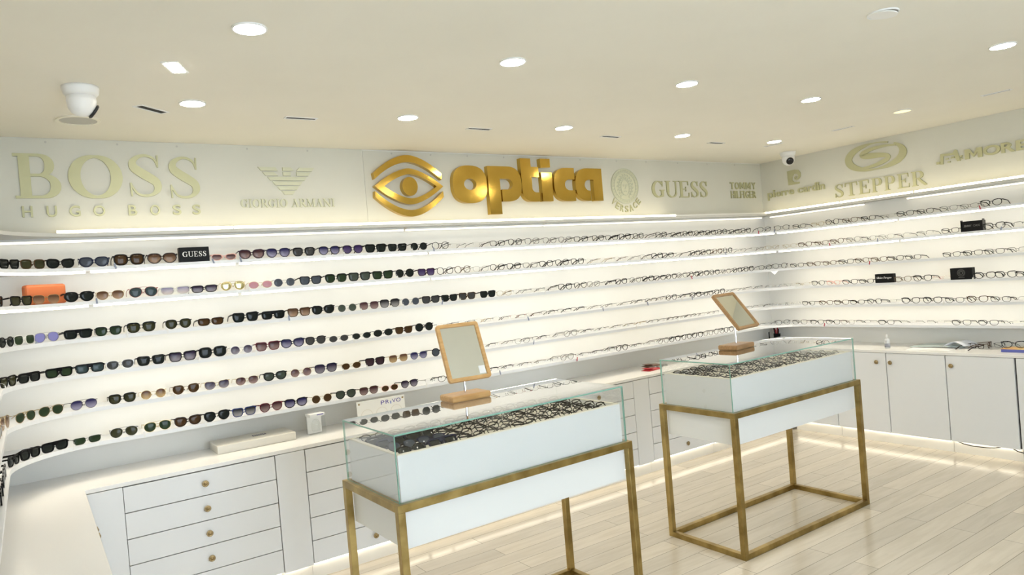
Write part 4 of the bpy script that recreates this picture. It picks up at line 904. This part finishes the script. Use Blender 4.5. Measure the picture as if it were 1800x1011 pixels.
for xx in (-.1455, .1455): obj('screw', lathe(bmesh.new(), [(.006, 0), (.006, .002), (.002, .003)], 14, (xx, 0, .135), 'y'), 'knob_brass', t)
for xx in (-.098, .000, .098): obj('lens_print', ring(bmesh.new(), ell(xx, .058, .040, .040, 32), ell(xx, .058, .036, .036, 32), .0008, -.0001), 'grey_box', t)
def pouch(name, label, m_, x, y, z, rz, w, d, h, tilt=0):
    t = thing(name, label, 'pouch', (x, y, z), rz, 'leather pouches on the worktop'); bm = bmesh.new(); NX, NY = 8, 5; top = []; bot = []
    for i in range(NX+1):
        for j in range(NY+1):
            u, v = i/NX, j/NY; e = min(u, 1-u, v, 1-v); hh = h*(1-math.exp(-7*e)); xx, yy = (u-.5)*w, (v-.5)*d
            top.append(bm.verts.new((xx, yy, .003+hh+tilt*(u)))); bot.append(bm.verts.new((xx, yy, tilt*u)))
    I = lambda i, j: i*(NY+1)+j
    for i in range(NX):
        for j in range(NY):
            bm.faces.new((top[I(i, j)], top[I(i+1, j)], top[I(i+1, j+1)], top[I(i, j+1)])); bm.faces.new((bot[I(i, j)], bot[I(i, j+1)], bot[I(i+1, j+1)], bot[I(i+1, j)]))
    for i in range(NX):
        for j in (0, NY): bm.faces.new((top[I(i, j)], top[I(i+1, j)], bot[I(i+1, j)], bot[I(i, j)]))
    for j in range(NY):
        for i in (0, NX): bm.faces.new((top[I(i, j)], top[I(i, j+1)], bot[I(i, j+1)], bot[I(i, j)]))
    obj('body', bm, m_, t, True); obj('flap', bx(-w*.48, -w*.1, -d*.45, d*.45, h+.004+tilt*.3, h+.006+tilt*.3), m_, t)
    return t
pouch('pouch', 'red leather pouch on the worktop left of the right glass case', 'leather_red', -2.02, -.29, ZW, .15, .17, .085, .014)
pouch('pouch', 'brown leather pouch lying on the red pouch', 'leather_brown', -1.985, -.265, ZW+.024, -.15, .16, .075, .014, .0)
t = spectacles('eyeglasses', 'o_rect', 'grey', 'clear_lens', 'grey eyeglasses lying beside the brown and red pouches', 'eyeglasses', 'loose eyeglasses on the worktop', folded=True); t.location = (-1.84, -.26, ZW+.003); t.rotation_euler = (-1.35, 0, .2)
t = thing('pen_holder', 'small holder of red and black pens in the far right worktop corner', 'pen holder', (-.10, -.115, ZW), .3)
obj('cup', lathe(bmesh.new(), [(.030, 0), (.032, .075), (.028, .075), (.027, .006)], 20), 'case_black', t, True)
for i, (m_, h_) in enumerate((('leather_red', .15), ('leather_red', .125), ('case_black', .13), ('leather_red', .115), ('case_black', .12), ('paper', .12))):
    a = i*1.05; obj('pen', tube(bmesh.new(), [(.010*math.cos(a), .010*math.sin(a), .01), (.026*math.cos(a), .026*math.sin(a), h_)], .0055, 8), m_, t)
t = thing('card_stand', 'small black card leaning in the corner beside the pen holder', 'card', (-.165, -.075, ZW), .5)
obj('card', bx(-.030, .030, 0, .004, 0, .095), 'case_black', t); obj('foot', bx(-.034, .034, -.02, .02, 0, .006), 'paper', t)
t = thing('sanitizer_bottle', 'small clear spray bottle with white cap on the right worktop', 'bottle', (-.33, -1.315, ZW), 0)
obj('bottle', lathe(bmesh.new(), [(.019, 0), (.021, .004), (.021, .062), (.016, .076), (.008, .080)], 24), 'bottle_plastic', t, True)
obj('label', lathe(bmesh.new(), [(.0214, .010), (.0214, .040)], 24), 'label_grey', t, True)
obj('cap', lathe(bmesh.new(), [(.010, .080), (.011, .092), (.009, .098), (.0085, .108), (.005, .112)], 16), 'white_plastic', t, True)
def sheet(name, label, m_, pts, z, h=.0012, curl=0, folded=False):
    cx = sum(p[0] for p in pts)/4; cy = sum(p[1] for p in pts)/4
    bm = bmesh.new(); k = 8; a = []; c = []
    for i in range(k+1):
        for j in range(2):
            u = i/k; p = [(1-u)*pts[0+3*j][q]+u*pts[1+j][q] for q in (0, 1)]; zz = curl*math.sin(PI*u)+.0
            a.append(bm.verts.new((p[0]-cx, p[1]-cy, zz))); c.append(bm.verts.new((p[0]-cx, p[1]-cy, zz+h)))
    for i in range(k):
        q = 2*i
        bm.faces.new((a[q], a[q+1], a[q+3], a[q+2])); bm.faces.new((c[q], c[q+2], c[q+3], c[q+1]))
        bm.faces.new((a[q], a[q+2], c[q+2], c[q])); bm.faces.new((a[q+1], c[q+1], c[q+3], a[q+3]))
    bm.faces.new((a[0], c[0], c[1], a[1])); bm.faces.new((a[-2], a[-1], c[-1], c[-2]))
    return tag(obj(name, bm, m_, loc=(cx, cy, z)), label, 'paper', 'papers on the right worktop')
sheet('paper_sheet', 'white paper sheet flat on the right worktop, under the folders', 'paper', [(-.42, -1.50), (-.38, -1.80), (-.20, -1.79), (-.24, -1.48)], ZW)
sheet('paper_folder', 'pale green folder lying on papers beside the bottle', 'paper_green', [(-.26, -1.46), (-.19, -1.82), (-.04, -1.80), (-.06, -1.50)], ZW+.0015, .010, .006)
sheet('booklet', 'folded white booklet tilted on the green folder', 'paper_blue', [(-.27, -1.72), (-.25, -1.86), (-.10, -1.90), (-.12, -1.74)], ZW+.020, .002, .034)
for x, y, rz, st_, fr, lab in ((-.20, -1.93, 1.1, 'o_rect', 'darkbrown', 'dark brown eyeglasses lying beside the folders on the right worktop'), (-.13, -1.99, .2, 'o_panto', 'brown', 'mottled brown eyeglasses lying right of the dark brown ones'), (-.08, -2.06, 2.4, 'o_thin', 'navy', 'navy blue eyeglasses at the back of the right worktop pile')):
    t = spectacles('eyeglasses', st_, fr, 'clear_lens', lab, 'eyeglasses', 'loose eyeglasses on the worktop'); t.location = (x, y, ZW); t.rotation_euler = (0, 0, rz)
t = thing('book', 'blue and orange book near the right end of the worktop', 'book', (-.27, -2.24, ZW), -PI/2)
obj('pages', bx(-.098, .098, -.065, .065, .003, .021), 'book_blue', t); obj('front_cover', bx(-.10, .10, -.067, .067, .021, .024), 'book_cover', t); obj('back_cover', bx(-.10, .10, -.067, .067, 0, .003), 'book_blue', t)
t = spectacles('eyeglasses', 'o_cat', 'black', 'clear_lens', 'thick black eyeglasses lying on top of the book', 'eyeglasses', 'loose eyeglasses on the worktop'); t.location = (-.28, -2.205, ZW+.0245); t.rotation_euler = (0, 0, -PI/2+.25); t.scale = (1.1, 1.1, 1.1)
def cable(label, pts): return tag(obj('power_cable', tube(bmesh.new(), pts, .0035, 6), 'cable', smooth=True), label, 'cable', 'cables under the right cabinets')
cable('black cable drooping under the right wall cabinet, left of the other', [(-XC+.012, -1.86, .091), (-XC+.008, -1.90, .080), (-XC+.006, -1.96, .074), (-XC+.006, -2.05, .076), (-XC+.008, -2.10, .082), (-XC+.012, -2.14, .091)])
cable('black cable drooping under the cabinet at the right edge of the photo', [(-XC+.012, -2.22, .091), (-XC+.006, -2.25, .078), (-XC+.006, -2.30, .072), (-XC+.008, -2.36, .076), (-XC+.012, -2.40, .091)])
